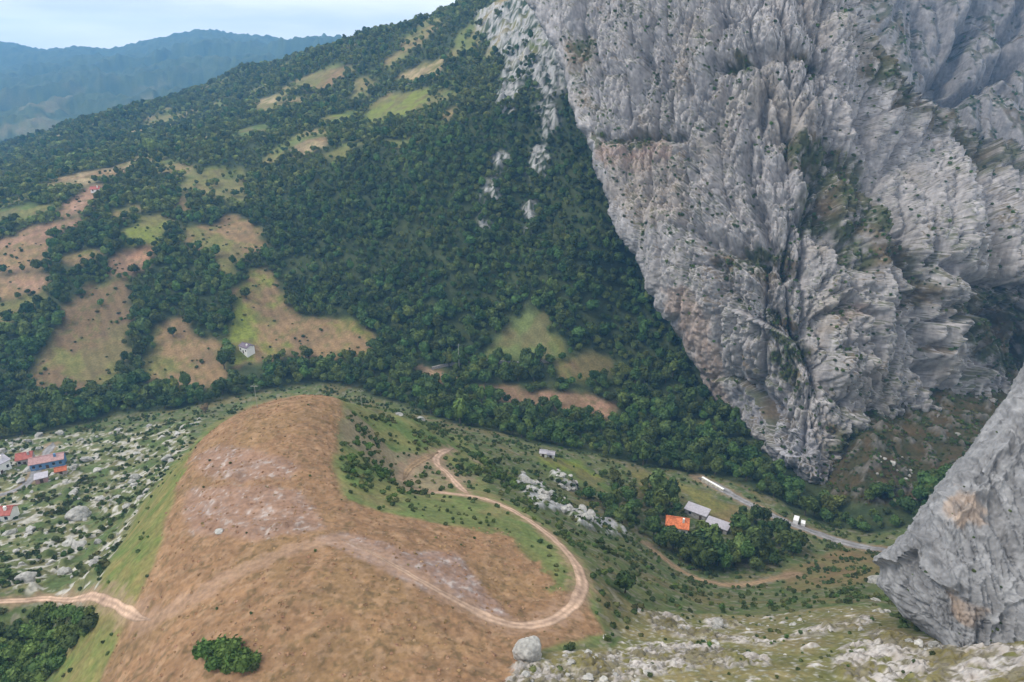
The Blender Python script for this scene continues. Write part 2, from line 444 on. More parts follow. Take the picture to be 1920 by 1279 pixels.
Z = ZB.copy()
Z += fbm2(fx, fy, 60, 4, 21) * np.clip(RR / 500, 0.15, 1) * 3.0 * (0.3 + 0.7 * (m_for | (RR > 600)))
Z += fbm2(fx, fy, 260, 5, 33) * 26 * sstep(700, 1300, RR)
rdg = 1 - np.abs(fbm2(fx, fy, 700, 5, 71)) * 2
Z += (rdg - 0.45) * 150 * sstep(1800, 3000, RR) * (1 - 0.75 * sstep(3600, 4200, RR))
Z += np.abs(noise2(fx / 22, fy / 22, 77)) * 9 * sstep(1350, 1700, RR)    # canopy of the far woods
Z += np.abs(noise2(fx / 45, fy / 45, 78)) * 16 * sstep(1700, 2300, RR)
near = 1 - sstep(250, 450, RR)
Z += near_fbm(7, 4, 41, 470) * 0.55 * near * flat
Z += near_fbm(1.6, 2, 43, 470) * 0.16 * near * flat
rock = bw(m_lime)
nb = near_fbm(5.0, 4, 51, 470)
f1_, f2_, rn_ = np.zeros(fx.shape), np.ones(fx.shape), np.zeros(fx.shape)
k_ = rock > 0
f1_[k_], f2_[k_], rn_[k_] = worley3(fx[k_] / 2.2, fy[k_] / 2.2, fx[k_] * 0, 56)
Z += rock * (np.abs(nb) * 1.6 + np.abs(near_fbm(1.6, 4, 52, 470)) * .8 + rn_ * .55 - .5 * np.exp(-((f2_ - f1_) / .13) ** 2)) * flat
led = bw(m_ledge)
kk = int(np.searchsorted(LR, math.log(330)))
crag = np.zeros(fx.shape); crag[:kk] = np.maximum(0, fbm2(fx[:kk] * 0.5 + fy[:kk] * 0.25, fy[:kk] - fx[:kk] * 0.25, 4.0, 4, 53) - 0.31)
Z += led * crag * 3.2 * flat
Z += bw(m_rocky) * np.maximum(0, near_fbm(6, 4, 54, 470) - 0.08) * 4.0 * flat
m_scr = bw(inpoly(jx, jy, SCREE))
Z += m_scr * (near_fbm(14, 4, 58, 470) * 3.0 + np.maximum(0, near_fbm(6, 4, 59, 470) - .08) * 7)
rs = bw(m_slab)
Z += rs * (np.abs(fbm2(fx, fy, 16, 4, 55)) * 16 * np.clip(RR / 600, .25, 1) + 1.0)
# little bedrock ribs on the knoll's grey patch
m_kg = np.zeros(fx.shape)
for p in KN_GREY:
    m_kg = np.maximum(m_kg, inpoly(jx, jy, p))
m_kg = bw(m_kg)
Z += m_kg * np.maximum(0, fbm2(fx, fy * 2.2, 7, 4, 57) - 0.1) * 1.6 * flat
tr_ = inpoly(fx, fy, KN_BROWN)
Z[tr_] += .10 * np.sin(ZB[tr_] * 4.2 + fbm2(fx[tr_], fy[tr_], 9, 3, 75) * 7) * flat[tr_]      # cattle terracettes
Z -= (1 - flat) * 0.10 * near

C = np.zeros(fx.shape + (3,))
def paint(mask, c1, c2=None, n=None):
    m = mask.astype(float)[..., None]
    c = np.array(c1)
    if c2 is not None:
        t = np.clip(n, 0, 1)[..., None]
        c = np.array(c1) * (1 - t) + np.array(c2) * t
    C[:] = C * (1 - m) + c * m
nA = fbm2(fx, fy, 40, 4, 61) * 1.6 + 0.5
nB = fbm2(fx, fy, 9, 4, 63) * 1.6 + 0.5
nC = near_fbm(3, 3, 65, 900) * 1.8 + 0.5
nF = near_fbm(1.1, 3, 66, 330) * 1.8 + 0.5
nD = fbm2(fx, fy, 120, 3, 67) * 1.8 + 0.5
nE = fbm2(fx + .4 * fy, fy, 55, 4, 68) * 1.9 + 0.42
everything = np.ones(fx.shape)
paint(everything, (0.075, 0.105, 0.035), (0.13, 0.135, 0.055), nB)                       # rough grass
paint(sstep(.55, .8, nA * .6 + nB * .4) * .6, (0.165, 0.125, 0.06))
paint(sstep(.6, .8, nB * .5 + nC * .5) * .55, (0.055, 0.075, 0.026))
paint(sstep(.78, .95, nC) * .5, (0.24, 0.21, 0.165))
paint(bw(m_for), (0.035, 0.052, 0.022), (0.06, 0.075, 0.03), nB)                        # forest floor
scr = m_for & (fx > 0) & (RR < 700)
paint(sstep(900, 1400, RR), (0.035, 0.055, 0.026), (0.075, 0.10, 0.04), nA * 0.6 + nB * 0.4)
paint(sstep(1500, 1800, RR) * (1 - sstep(2500, 3300, RR)) * sstep(.74, .95, nD) * 0.6, (0.16, 0.16, 0.07), (0.22, 0.17, 0.10), nA)  # far clearings
stripe = np.sin((fx * .8 + fy * .6) * 1.1 + fbm2(fx, fy, 40, 2, 73) * 4)
# upper hillside mosaic of little meadows
ups = m_for & (RR > 620) & (fx < 60)
paint(bw(ups & (fbm2(jx, jy, 75, 2, 91) > 0.17)), (0.125, 0.15, 0.045), (0.23, 0.18, 0.085), nA)
for i, (l, p, a, b) in enumerate(FIELDS):
    mk = m_field == i
    if mk.any():
        paint(bw(mk), a, b, sstep(.3, .75, nE * 0.65 + nB * 0.35))
paint(bw(m_field >= 0) * sstep(.56, .85, nC * .5 + nB * .5) * 0.5, (0.085, 0.10, 0.03))
paint(bw(m_field >= 0) * sstep(.5, .8, fbm2(fx, fy, 26, 4, 69) * 1.6 + .45) * 0.5, (0.15, 0.105, 0.06))
C *= (1 + .10 * bw(m_field >= 0) * stripe * (RR < 750))[..., None]
kn = bw(m_knoll)
paint(kn, (0.12, 0.155, 0.05), (0.185, 0.165, 0.07), nB)
mkb = bw(bw(inpoly(jx, jy, KN_BROWN)))
paint(mkb, (0.228, 0.134, 0.070), (0.252, 0.152, 0.084), nB * .6 + nF * .4)
paint(mkb * sstep(.5, .8, nA * .6 + nB * .4) * 0.4, (0.20, 0.133, 0.058))
paint(mkb * sstep(.62, .9, nC * .5 + nF * .5) * 0.7, (0.12, 0.084, 0.04))
paint(mkb * sstep(.66, .9, near_fbm(2.2, 3, 70, 330) * 1.8 + .5) * .5, (0.31, 0.20, 0.12))
paint(bw(bw(m_kg)) * 0.8, (0.235, 0.145, 0.102), (0.265, 0.178, 0.138), nC)
paint(m_kg * sstep(.6, .85, nB * .4 + nC * .3 + nF * .3) * .6, (0.30, 0.225, 0.19))
kg2 = bw(bw(inpoly(jx, jy, KN_GREY[1])))
paint(kg2 * sstep(.2, .6, nB * .4 + nC * .3 + nF * .3) * .6, (0.225, 0.158, 0.132), (0.28, 0.21, 0.185), nC)
paint(m_kg * sstep(.84, .97, nC * .5 + nF * .5) * .6, (0.40, 0.35, 0.32))
ky = bw(inpoly(jx, jy, KN_YEL))
paint(ky * 0.9, (0.10, 0.14, 0.034), (0.20, 0.165, 0.06), nB * .6 + nC * .4)
kg = bw(inpoly(jx, jy, KN_GREEN))
paint(kg * 0.9, (0.095, 0.14, 0.04), (0.17, 0.17, 0.06), nB)
paint(kg * sstep(.62, .8, nA) * .7, (0.25, 0.19, 0.13))
lg = bw(bw(inpoly(jx, jy, LOOP_GREEN)))
paint(lg * 0.75 * sstep(.25, .6, nB), (0.10, 0.135, 0.042))
rk = bw(m_rocky)
paint(rk, (0.085, 0.12, 0.04), (0.17, 0.155, 0.075), nB)
paint(rk * sstep(.62, .8, nC * .5 + nB * .5) * .85, (0.33, 0.31, 0.26), (0.45, 0.43, 0.39), nC)
le = bw(m_ledge & ~m_knoll)
paint(le, (0.135, 0.135, 0.045), (0.20, 0.165, 0.075), nB)
paint(le * sstep(.6, .85, nF * .5 + nC * .5) * .6, (0.09, 0.10, 0.035))
paint(le * sstep(0.0, 0.06, crag + (nF - .5) * .04), (0.32, 0.28, 0.24), (0.46, 0.44, 0.42), nF)
paint(rock * sstep(0.0, 0.35, nb + nC * .4 + nF * .25), (0.33, 0.29, 0.26), (0.52, 0.495, 0.475), nC * .5 + nF * .5)
paint(rock * sstep(.50, .68, nB * .5 + nC * .3 + nF * .2) * .85, (0.13, 0.112, 0.045))
paint(rock * sstep(.75, .9, nF) * .7, (0.16, 0.14, 0.11))
sc = m_scr
paint(sc, (0.034, 0.042, 0.016), (0.085, 0.06, 0.032), nB * .6 + nC * .4)
paint(sc * sstep(0.12, .22, near_fbm(6, 4, 59, 470)) * .5, (0.15, 0.14, 0.12), (0.24, 0.23, 0.22), nC)
eb = bw(inpoly(jx, jy, EASTBROWN))
paint(eb * .85, (0.18, 0.12, 0.06), (0.15, 0.135, 0.055), nB)
paint(rs * sstep(.3, .6, nB * .5 + nC * .5), (0.27, 0.265, 0.265), (0.42, 0.415, 0.41), nC)
# bare trampled soil beside the tracks
paint((1 - sstep(0.0, 2.2, d_trk + (nC - .5) * 1.8)) * 0.6, (0.31, 0.205, 0.14))
C = np.clip(C, 0.004, 1)

# ------------------------------------------------------------------ materials
def mat(name, base=(0.5, 0.5, 0.5), rough=0.9, attr=None, n1=(0.0, 0.0), n2=(0.0, 0.0), bump=0.0, bscale=1.0, rand=0.0, spec=0.15, streak=None, metallic=0.0):
    """base colour or mesh attribute, broken up by two world-space noises, optional bump and per-object variation"""
    m = bpy.data.materials.new(name)
    m.use_nodes = True
    N, L = m.node_tree.nodes, m.node_tree.links
    b = N['Principled BSDF']
    b.inputs['Roughness'].default_value = rough
    b.inputs['Specular IOR Level'].default_value = spec
    b.inputs['Metallic'].default_value = metallic
    geo = N.new('ShaderNodeNewGeometry')
    if attr:
        a = N.new('ShaderNodeAttribute'); a.attribute_name = attr
        col = a.outputs['Color']
    else:
        a = N.new('ShaderNodeRGB'); a.outputs[0].default_value = (*base, 1)
        col = a.outputs[0]
    def mult(col, sock):
        v = N.new('ShaderNodeVectorMath'); v.operation = 'SCALE'
        L.new(col, v.inputs[0]); L.new(sock, v.inputs['Scale'])
        return v.outputs['Vector']
    for sc_, amt in (n1, n2):
        if amt > 0:
            t = N.new('ShaderNodeTexNoise'); t.inputs['Scale'].default_value = sc_; t.inputs['Detail'].default_value = 4
            L.new(geo.outputs['Position'], t.inputs['Vector'])
            r = N.new('ShaderNodeMapRange')
            r.inputs['From Min'].default_value = 0.3; r.inputs['From Max'].default_value = 0.7
            r.inputs['To Min'].default_value = 1 - amt; r.inputs['To Max'].default_value = 1 + amt
            L.new(t.outputs['Fac'], r.inputs['Value'])
            col = mult(col, r.outputs['Result'])
    if streak:
        sxy, sz, amt = streak
        mp_ = N.new('ShaderNodeMapping'); mp_.inputs['Scale'].default_value = (sxy, sxy, sz)
        L.new(geo.outputs['Position'], mp_.inputs['Vector'])
        t = N.new('ShaderNodeTexNoise'); t.inputs['Scale'].default_value = 1; t.inputs['Detail'].default_value = 5
        L.new(mp_.outputs['Vector'], t.inputs['Vector'])
        r = N.new('ShaderNodeMapRange')
        r.inputs['From Min'].default_value = 0.3; r.inputs['From Max'].default_value = 0.7
        r.inputs['To Min'].default_value = 1 - amt; r.inputs['To Max'].default_value = 1 + amt * .6
        L.new(t.outputs['Fac'], r.inputs['Value'])
        col = mult(col, r.outputs['Result'])
    if rand > 0:
        oi = N.new('ShaderNodeObjectInfo')
        r = N.new('ShaderNodeMapRange'); r.inputs['To Min'].default_value = 1 - rand; r.inputs['To Max'].default_value = 1 + rand
        L.new(oi.outputs['Random'], r.inputs['Value'])
        col = mult(col, r.outputs['Result'])
        h = N.new('ShaderNodeHueSaturation')
        w2 = N.new('ShaderNodeMath'); w2.operation = 'MULTIPLY'; w2.inputs[1].default_value = 37.31
        w3 = N.new('ShaderNodeMath'); w3.operation = 'FRACT'
        L.new(oi.outputs['Random'], w2.inputs[0]); L.new(w2.outputs[0], w3.inputs[0])
        r2 = N.new('ShaderNodeMapRange'); r2.inputs['To Min'].default_value = 0.5 - rand * .09; r2.inputs['To Max'].default_value = 0.5 + rand * .07
        L.new(w3.outputs[0], r2.inputs['Value']); L.new(r2.outputs['Result'], h.inputs['Hue']); L.new(col, h.inputs['Color'])
        col = h.outputs['Color']
    L.new(col, b.inputs['Base Color'])
    if bump > 0:
        t = N.new('ShaderNodeTexNoise'); t.inputs['Scale'].default_value = bscale; t.inputs['Detail'].default_value = 5
        L.new(geo.outputs['Position'], t.inputs['Vector'])
        bp = N.new('ShaderNodeBump'); bp.inputs['Strength'].default_value = bump; bp.inputs['Distance'].default_value = 0.5 / bscale
        L.new(t.outputs['Fac'], bp.inputs['Height']); L.new(bp.outputs['Normal'], b.inputs['Normal'])
    return m

M = {
 'ground': mat('ground', attr='Col', n1=(0.9, 0.22), n2=(0.16, 0.16), bump=0.5, bscale=1.2),
 'rock': mat('limestone', attr='Col', n1=(0.5, 0.16), n2=(0.06, 0.12), bump=0.6, bscale=0.9, streak=(0.45, 0.06, 0.22)),
 'boulder': mat('boulder_limestone', base=(0.36, 0.35, 0.325), n1=(1.6, 0.25), n2=(0.4, 0.2), bump=0.6, bscale=2.0, rand=0.18),
 'dirt': mat('dirt', base=(0.42, 0.315, 0.225), n1=(0.8, 0.18), n2=(0.12, 0.14), bump=0.3, bscale=2.0),
 'dirt2': mat('dirt_ochre', base=(0.34, 0.25, 0.15), n1=(0.8, 0.18), n2=(0.12, 0.14), bump=0.3, bscale=2.0),
 'asphalt': mat('worn_asphalt', base=(0.27, 0.26, 0.26), n1=(0.5, 0.15), n2=(0.08, 0.15)),
 'concrete': mat('concrete', base=(0.52, 0.49, 0.42), n1=(0.7, 0.15)),
 'leafA': mat('leaf_dark', base=(0.057, 0.095, 0.026), rough=0.7, n1=(0.35, 0.35), n2=(0.03, 0.22), rand=0.42),
 'leafB': mat('leaf_mid', base=(0.076, 0.120, 0.030), rough=0.7, n1=(0.35, 0.3), n2=(0.03, 0.22), rand=0.38),
 'herbA': mat('scrub_green', base=(0.062, 0.092, 0.030), rough=.8, n1=(.5, .3), n2=(.06, .3), rand=.3),
 'herbB': mat('scrub_olive', base=(0.095, 0.105, 0.036), rough=.8, n1=(.5, .3), n2=(.06, .3), rand=.3),
 'leafC': mat('leaf_light', base=(0.105, 0.135, 0.034), rough=0.7, n1=(0.35, 0.3), n2=(0.04, 0.2), rand=0.3),
 'leafG2': mat('leaf_fresh', base=(0.072, 0.125, 0.028), rough=.75, n1=(.5, .25), rand=.2),
 'leafD': mat('leaf_pale', base=(0.15, 0.185, 0.055), rough=.75, n1=(.35, .3), n2=(.04, .2), rand=.3),
 'leafG': mat('leaf_bright', base=(0.16, 0.22, 0.06), rough=0.7, n1=(0.4, 0.2)),
 'bark': mat('bark', base=(0.10, 0.085, 0.065), n1=(3, 0.3)),
 'white': mat('white_render', base=(0.86, 0.85, 0.83), n1=(0.8, 0.06)),
 'grey_wall': mat('grey_render', base=(0.42, 0.37, 0.36), n1=(0.8, 0.15)),
 'stone_wall': mat('stone_wall', base=(0.33, 0.31, 0.30), n1=(1.4, 0.3), bump=.6, bscale=2.5),
 'blue_wall': mat('blue_render', base=(0.13, 0.24, 0.42), n1=(0.8, 0.12)),
 'orange_roof': mat('orange_tiles', base=(0.60, 0.185, 0.08), n1=(1.6, 0.3), n2=(.35, .2)),
 'red_roof': mat('red_tiles', base=(0.36, 0.12, 0.10), n1=(1.2, 0.2), n2=(4, .12)),
 'pink_roof': mat('weathered_pink_tiles', base=(0.40, 0.25, 0.24), n1=(1.0, 0.2), n2=(4, .12)),
 'red_roof2': mat('rusty_red_tiles', base=(0.42, 0.13, 0.07), n1=(1.2, 0.25), n2=(4, .12)),
 'dark_roof': mat('slate_roof', base=(0.16, 0.13, 0.16), n1=(1.2, 0.2)),
 'grey_roof': mat('grey_sheet_roof', base=(0.40, 0.38, 0.42), n1=(1.2, 0.15)),
 'wood': mat('dark_wood', base=(0.09, 0.06, 0.04), n1=(4, 0.2)),
 'pole': mat('weathered_pole', base=(0.30, 0.31, 0.27), n1=(2, 0.15)),
 'glass': mat('window_glass', base=(0.03, 0.035, 0.045), rough=0.1, spec=0.5),
 'paint': mat('white_paint', base=(0.8, 0.8, 0.8), rough=0.35, spec=0.5),
 'rubber': mat('rubber', base=(0.02, 0.02, 0.02)),
}

# ------------------------------------------------------------------ mesh helpers
def raw_mesh(name, V, F, mats, smooth=True, col=None, nrm=None):
    """V (n,3), F (m,3|4) arrays -> mesh"""
    me = bpy.data.meshes.new(name)
    V = np.asarray(V, np.float32); F = np.asarray(F, np.int32)
    k = F.shape[1]
    me.vertices.add(len(V)); me.vertices.foreach_set('co', V.ravel())
    me.loops.add(F.size); me.loops.foreach_set('vertex_index', F.ravel())
    me.polygons.add(len(F)); me.polygons.foreach_set('loop_start', np.arange(0, F.size, k, dtype=np.int32))
    me.update(calc_edges=True)
    me.polygons.foreach_set('use_smooth', np.full(len(F), smooth))
    if col is not None:
        a = me.attributes.new('Col', 'FLOAT_COLOR', 'POINT')
        a.data.foreach_set('color', np.c_[col, np.ones(len(V))].astype(np.float32).ravel())
    for m_ in mats if isinstance(mats, (list, tuple)) else [mats]:
        me.materials.append(m_)
    if nrm is not None:
        me.normals_split_custom_set_from_vertices(np.asarray(nrm, np.float32).tolist())
    return me

def link(name, me, parent=None, **props):
    o = bpy.data.objects.new(name, me)
    COL.objects.link(o)
    if parent is not None:
        o.parent = parent
    for k, v in props.items():
        o[k] = v
    return o

def grid_faces(nr, nc):
    i = np.arange(nr * nc).reshape(nr, nc)
    return np.stack([i[:-1, :-1], i[:-1, 1:], i[1:, 1:], i[1:, :-1]], -1).reshape(-1, 4)

def grid_normals(P):
    a = np.gradient(P, axis=0); b = np.gradient(P, axis=1)
    n = np.cross(b, a)
    return n / (np.linalg.norm(n, axis=-1, keepdims=True) + 1e-12)

# ------------------------------------------------------------------ terrain objects
P = np.stack([GX, GYY, Z], -1)
TN = grid_normals(P)
TN[TN[..., 2] < 0] *= -1
F = grid_faces(NR, NA)
fid = np.zeros((NR - 1, NA - 1), int)
zone = np.zeros(fx.shape, int)
zone[m_rocky] = 2
zone[m_ledge & ~m_knoll] = 3
zone[m_knoll] = 1
zone[m_far] = 4
zone[m_field >= 0] = 10 + m_field[m_field >= 0]
fz = zone[:-1, :-1].ravel()
Pf = P.reshape(-1, 3); Cf = C.reshape(-1, 3); Nf = TN.reshape(-1, 3)
ZN = {0: ('terrain', 'green valley floor and wooded hillside'), 1: ('hill', 'brown grassy knoll in the foreground ringed by a dirt track'),
      2: ('rocky_slope', 'grassy slope strewn with pale boulders left of the knoll'), 3: ('rocky_ledge', 'pale limestone ledges and grass at the bottom right'),
      4: ('far_hills', 'blue hazy wooded hills on the horizon')}
for zid in np.unique(fz):
    f = F[fz == zid]
    u, inv = np.unique(f, return_inverse=True)
    nm, lb = ZN.get(zid, ('meadow', None))
    if zid >= 10:
        lb = FIELDS[zid - 10][0]
    me = raw_mesh(nm, Pf[u], inv.reshape(f.shape), M['ground'], True, Cf[u], Nf[u])
    link(nm, me, kind='structure', label=lb)

def gz(x, y):
    return float(lookup(Z, np.array([float(x)]), np.array([float(y)]))[0])
def on(px, py):
    """photo point -> spot on the finished ground"""
    p = cast([(px, py)], Z)[0]
    return Vector((p[0], p[1], gz(p[0], p[1])))

# ------------------------------------------------------------------ cliffs
def cliff(name, rows, left, right, ctrl, ny, nx, layers, lab, colour, carve=(), taper=None, backs=((6, 3, 0), (18, 10, 0), (45, 28, 0), (110, 70, 0)), smooth=0.5, damp=0, pw=1.0):
    """a rock wall: plan distance given by survey points, relief by layered noise, edges returned into the mountain"""
    py = np.linspace(rows[0], rows[1], ny)
    Lx = np.interp(py, *zip(*left)); Rx = np.interp(py, *zip(*right))
    u = np.linspace(0, 1, nx) ** pw
    PX = Lx[:, None] * (1 - u) + Rx[:, None] * u
    PY = np.repeat(py[:, None], nx, 1)
    c = np.array(ctrl, float)
    fY = RBF(c[:, :2], c[:, 2], eps=30, smooth=smooth)
    Y = fY(PX, PY)
    e = np.clip((PX - Lx[:, None]) / 55.0, 0, 1)
    Y = Y + (1 - np.sqrt(1 - (1 - e) ** 2)) * 14 * (taper or 1)      # the edge rounds away
    dx, dy, dz = raydir(PX, PY)
    t = Y / dy
    B = np.stack([dx * t, Y, CAMZ + dz * t], -1)
    nr = grid_normals(B)
    nr[(nr * B).sum(-1) > 0] *= -1
    # soften normals so that the relief stays clean
    for _ in range(6):
        nr = (nr + np.roll(nr, 1, 0) + np.roll(nr, -1, 0) + np.roll(nr, 1, 1) + np.roll(nr, -1, 1)) / 5
    nr /= np.linalg.norm(nr, axis=-1, keepdims=True)
    x, y, z = B[..., 0] - .12 * B[..., 1], B[..., 1] * .2, B[..., 2]
    d = np.zeros(x.shape)
    wx_ = noise3(x / 40, y / 40, z / 90, 301) * 6 + noise3(x / 12, y / 12, z / 30, 302) * 1.2; wz_ = noise3(x / 30, y / 30, z / 30, 303) * 14
    coarse, fine = (x, y), (B[..., 0], B[..., 1])
    for kind, amp, lh, lv, seed in layers:
        x, y = coarse if lh > 6 or taper else fine
        n = noise3((x + wx_) / lh, y / lh, (z + wz_) / lv, seed)
        if kind == 'w':                                            # jointed blocks: stepped cells, open cracks
            f1, f2, rn = worley3((x + wx_ * .5 + n * lh * .25) / lh, y / lh, (z + wz_ * .5 + n * lv * .2) / lv, seed)
            d += amp * ((rn - .5) * .9 - .55 * np.exp(-((f2 - f1) / .11) ** 2) - .25 * f1)
        elif kind == 'b': d += amp * (np.abs(n) * 2 - 0.5)          # rounded pillars, sharp clefts
        elif kind == 'l':                                          # ledges: steep risers, steps back
            q = ((z + wz_ * 1.2 + noise3(x / 18, y / 18, z / 60, seed + 5) * 16) / lv) % 1.0
            d += amp * (q - .5) * sstep(-.1, .45, noise3(x / lh, y / lh, z / lh, seed) + .15) * sstep(1230, 1400, PX)
        elif kind == 'r': d += amp * (0.5 - np.abs(n) * 2)          # sharp ribs
        else:             d += amp * n
    cv = np.zeros(x.shape)
    wj = fbm2(PX, PY, 40, 3, 88) * 22
    for line, w, dep in carve:
        q = polydist(PX + wj, PY + wj * .5, line)
        g_ = np.exp(-(q / w) ** 2)
        d -= dep * g_; cv = np.maximum(cv, g_)
    if damp:
        d = d * (.4 + .6 * sstep(0, damp, PX - Lx[:, None]))          # the outline stays close to the survey
    Pc = B + nr * d[..., None]
    Nn = grid_normals(Pc)
    Nn[(Nn * B).sum(-1) > 0] *= -1
    Cc, veg = colour(PX, PY, Pc, Nn, cv)
    # return the left, right and top edges into the mountain
    cols = [Pc]; cc = [Cc]
    pre, prec, post = [], [], []
    for bx, by, bz in backs:
        q = Pc[:, 0].copy(); h = q[:, :2] / np.linalg.norm(q[:, :2], axis=1, keepdims=True)
        q[:, :2] += h * by * 1.6 + np.c_[h[:, 1], -h[:, 0]] * bx; q[:, 2] += bz; pre.insert(0, q[:, None])
        q = Pc[:, -1].copy(); h = q[:, :2] / np.linalg.norm(q[:, :2], axis=1, keepdims=True)
        q[:, :2] += h * by * 1.2 - np.c_[h[:, 1], -h[:, 0]] * bx * .2; q[:, 2] += bz * .5 - by * .9; post.append(q[:, None])
    A = np.concatenate(pre + [Pc] + post, 1)
    nb_ = len(backs)
    CA = np.concatenate([Cc[:, :1]] * nb_ + [Cc] + [Cc[:, -1:]] * nb_, 1)
    top = []
    for bx, by, bz in reversed(backs):
        q = A[:1].copy(); h = q[..., :2] / np.linalg.norm(q[..., :2], axis=-1, keepdims=True)
        q[..., :2] += h * by * 1.5; q[..., 2] += bx * .2; top.append(q)
    A = np.concatenate(top + [A], 0); CA = np.concatenate([CA[:1]] * nb_ + [CA], 0)
    n = grid_faces(*A.shape[:2])
    me = raw_mesh(name, A.reshape(-1, 3), n, M['rock'], True, np.clip(CA, .01, 1).reshape(-1, 3))
    o = link(name, me, kind='structure', label=lab)
    return o, Pc, Nn, veg, PX, PY

GRASSY = [[(1465,250),(1560,255),(1650,285),(1680,340),(1590,345),(1490,320)],[(1500,330),(1570,335),(1600,410),(1520,420)],[(1310,455),(1390,440),(1480,445),(1540,490),(1440,510),(1330,500)],[(1600,440),(1680,450),(1690,500),(1620,500)],[(1820,250),(1880,290),(1930,310),(1930,345),(1860,320)],[(1420,660),(1480,680),(1500,730),(1440,720)],
          [(1350,105),(1400,100),(1405,130),(1360,135)],[(1100,245),(1190,240),(1275,250),(1260,268),(1130,266)],[(1560,800),(1780,800),(1740,860),(1640,900),(1570,900)],
          [(1685,440),(1725,430),(1755,570),(1715,600)],[(1420,560),(1500,575),(1545,660),(1500,690),(1440,650)],[(1770,555),(1900,550),(1990,640),(1960,720),(1860,690),(1800,650)],[(1650,80),(1690,105),(1790,172),(1930,226),(2080,295),(2080,365),(1900,295),(1760,240),(1660,150)],[(1570,340),(1690,350),(1680,440),(1600,440)],
          [(1480,95),(1540,100),(1545,115),(1490,118)],[(1050,60),(1100,50),(1100,110),(1060,110)]]
STAIN = [([(1105,258),(1270,262),(1260,300),(1200,320),(1105,300)], (0.36, 0.24, 0.185)), ([(1245,540),(1290,530),(1320,620),(1345,760),(1320,770),(1285,660)], (0.42, 0.30, 0.23)),
         ([(1045,60),(1110,45),(1110,130),(1050,140)], (0.27, 0.23, 0.18)), ([(1150,290),(1290,300),(1280,420),(1190,430),(1120,340)], (0.36, 0.31, 0.27)),
         ([(1350,745),(1440,735),(1470,780),(1380,800)], (0.22, 0.22, 0.25)), ([(1430,790),(1530,800),(1545,900),(1460,890)], (0.36, 0.36, 0.40)), ([(1580,570),(1640,560),(1650,590),(1590,600)], (0.33, 0.24, 0.19))]
def cliff_colour(PX, PY, Pc, Nn, cv):
    x, y, z = Pc[..., 0], Pc[..., 1], Pc[..., 2]
    n1 = noise3(x / 9, y / 9, z / 26, 401); n2 = noise3(x / 2.6, y / 2.6, z / 7, 402); n3 = noise3(x / 30, y / 30, z / 30, 403)
    c = np.array([0.375, 0.355, 0.355])[None, None] * (1 + 0.22 * n1 + 0.38 * n2 + 0.18 * n3)[..., None]
    wet = sstep(.18, .55, noise3(x / 3.2, y / 3.2, z / 45, 409) + .35 * n3)[..., None] * .55      # dark mineral streaks
    c = c * (1 - wet) + np.array([0.15, 0.148, 0.155]) * wet
    warm = sstep(0.1, 0.6, noise3(x / 22, y / 22, z / 40, 404))[..., None]
    c = c * (1 - warm * .6) + np.array([0.34, 0.30, 0.26]) * warm * .6
    wj = fbm2(PX, PY, 26, 3, 405) * 24; wk = fbm2(PX, PY, 26, 3, 406) * 24
    for poly, cl in STAIN:
        m = inpoly(PX + wj, PY + wk, poly).astype(float)
        m = bw(bw(m)) * (.55 + .4 * n2)
        m = np.clip(m, 0, 1)[..., None]
        c = c * (1 - m) + np.array(cl) * m
    up = Nn[..., 2]
    n4 = noise3(x / 5, y / 5, z / 5, 407)
    ledge = sstep(0.40, 0.66, up + n4 * .3 + n3 * .25)
    gr = np.zeros(x.shape)
    for poly in GRASSY:
        gr = np.maximum(gr, inpoly(PX + wj, PY + wk, poly))
    gr = bw(bw(gr)) * sstep(-.6, -.1, n4 + n2 * .5 + up * .35)
    veg = np.clip(np.maximum(ledge * .9, gr), 0, 1)
    g = np.array([0.062, 0.074, 0.027])[None, None] * (1 + .3 * n2)[..., None]
    br = sstep(-.2, .5, noise3(x / 14, y / 14, z / 14, 408))[..., None]
    g = g * (1 - br) + np.array([0.135, 0.10, 0.055]) * br
    v = (veg * .92)[..., None]
    return c * (1 - v) + g * v, veg

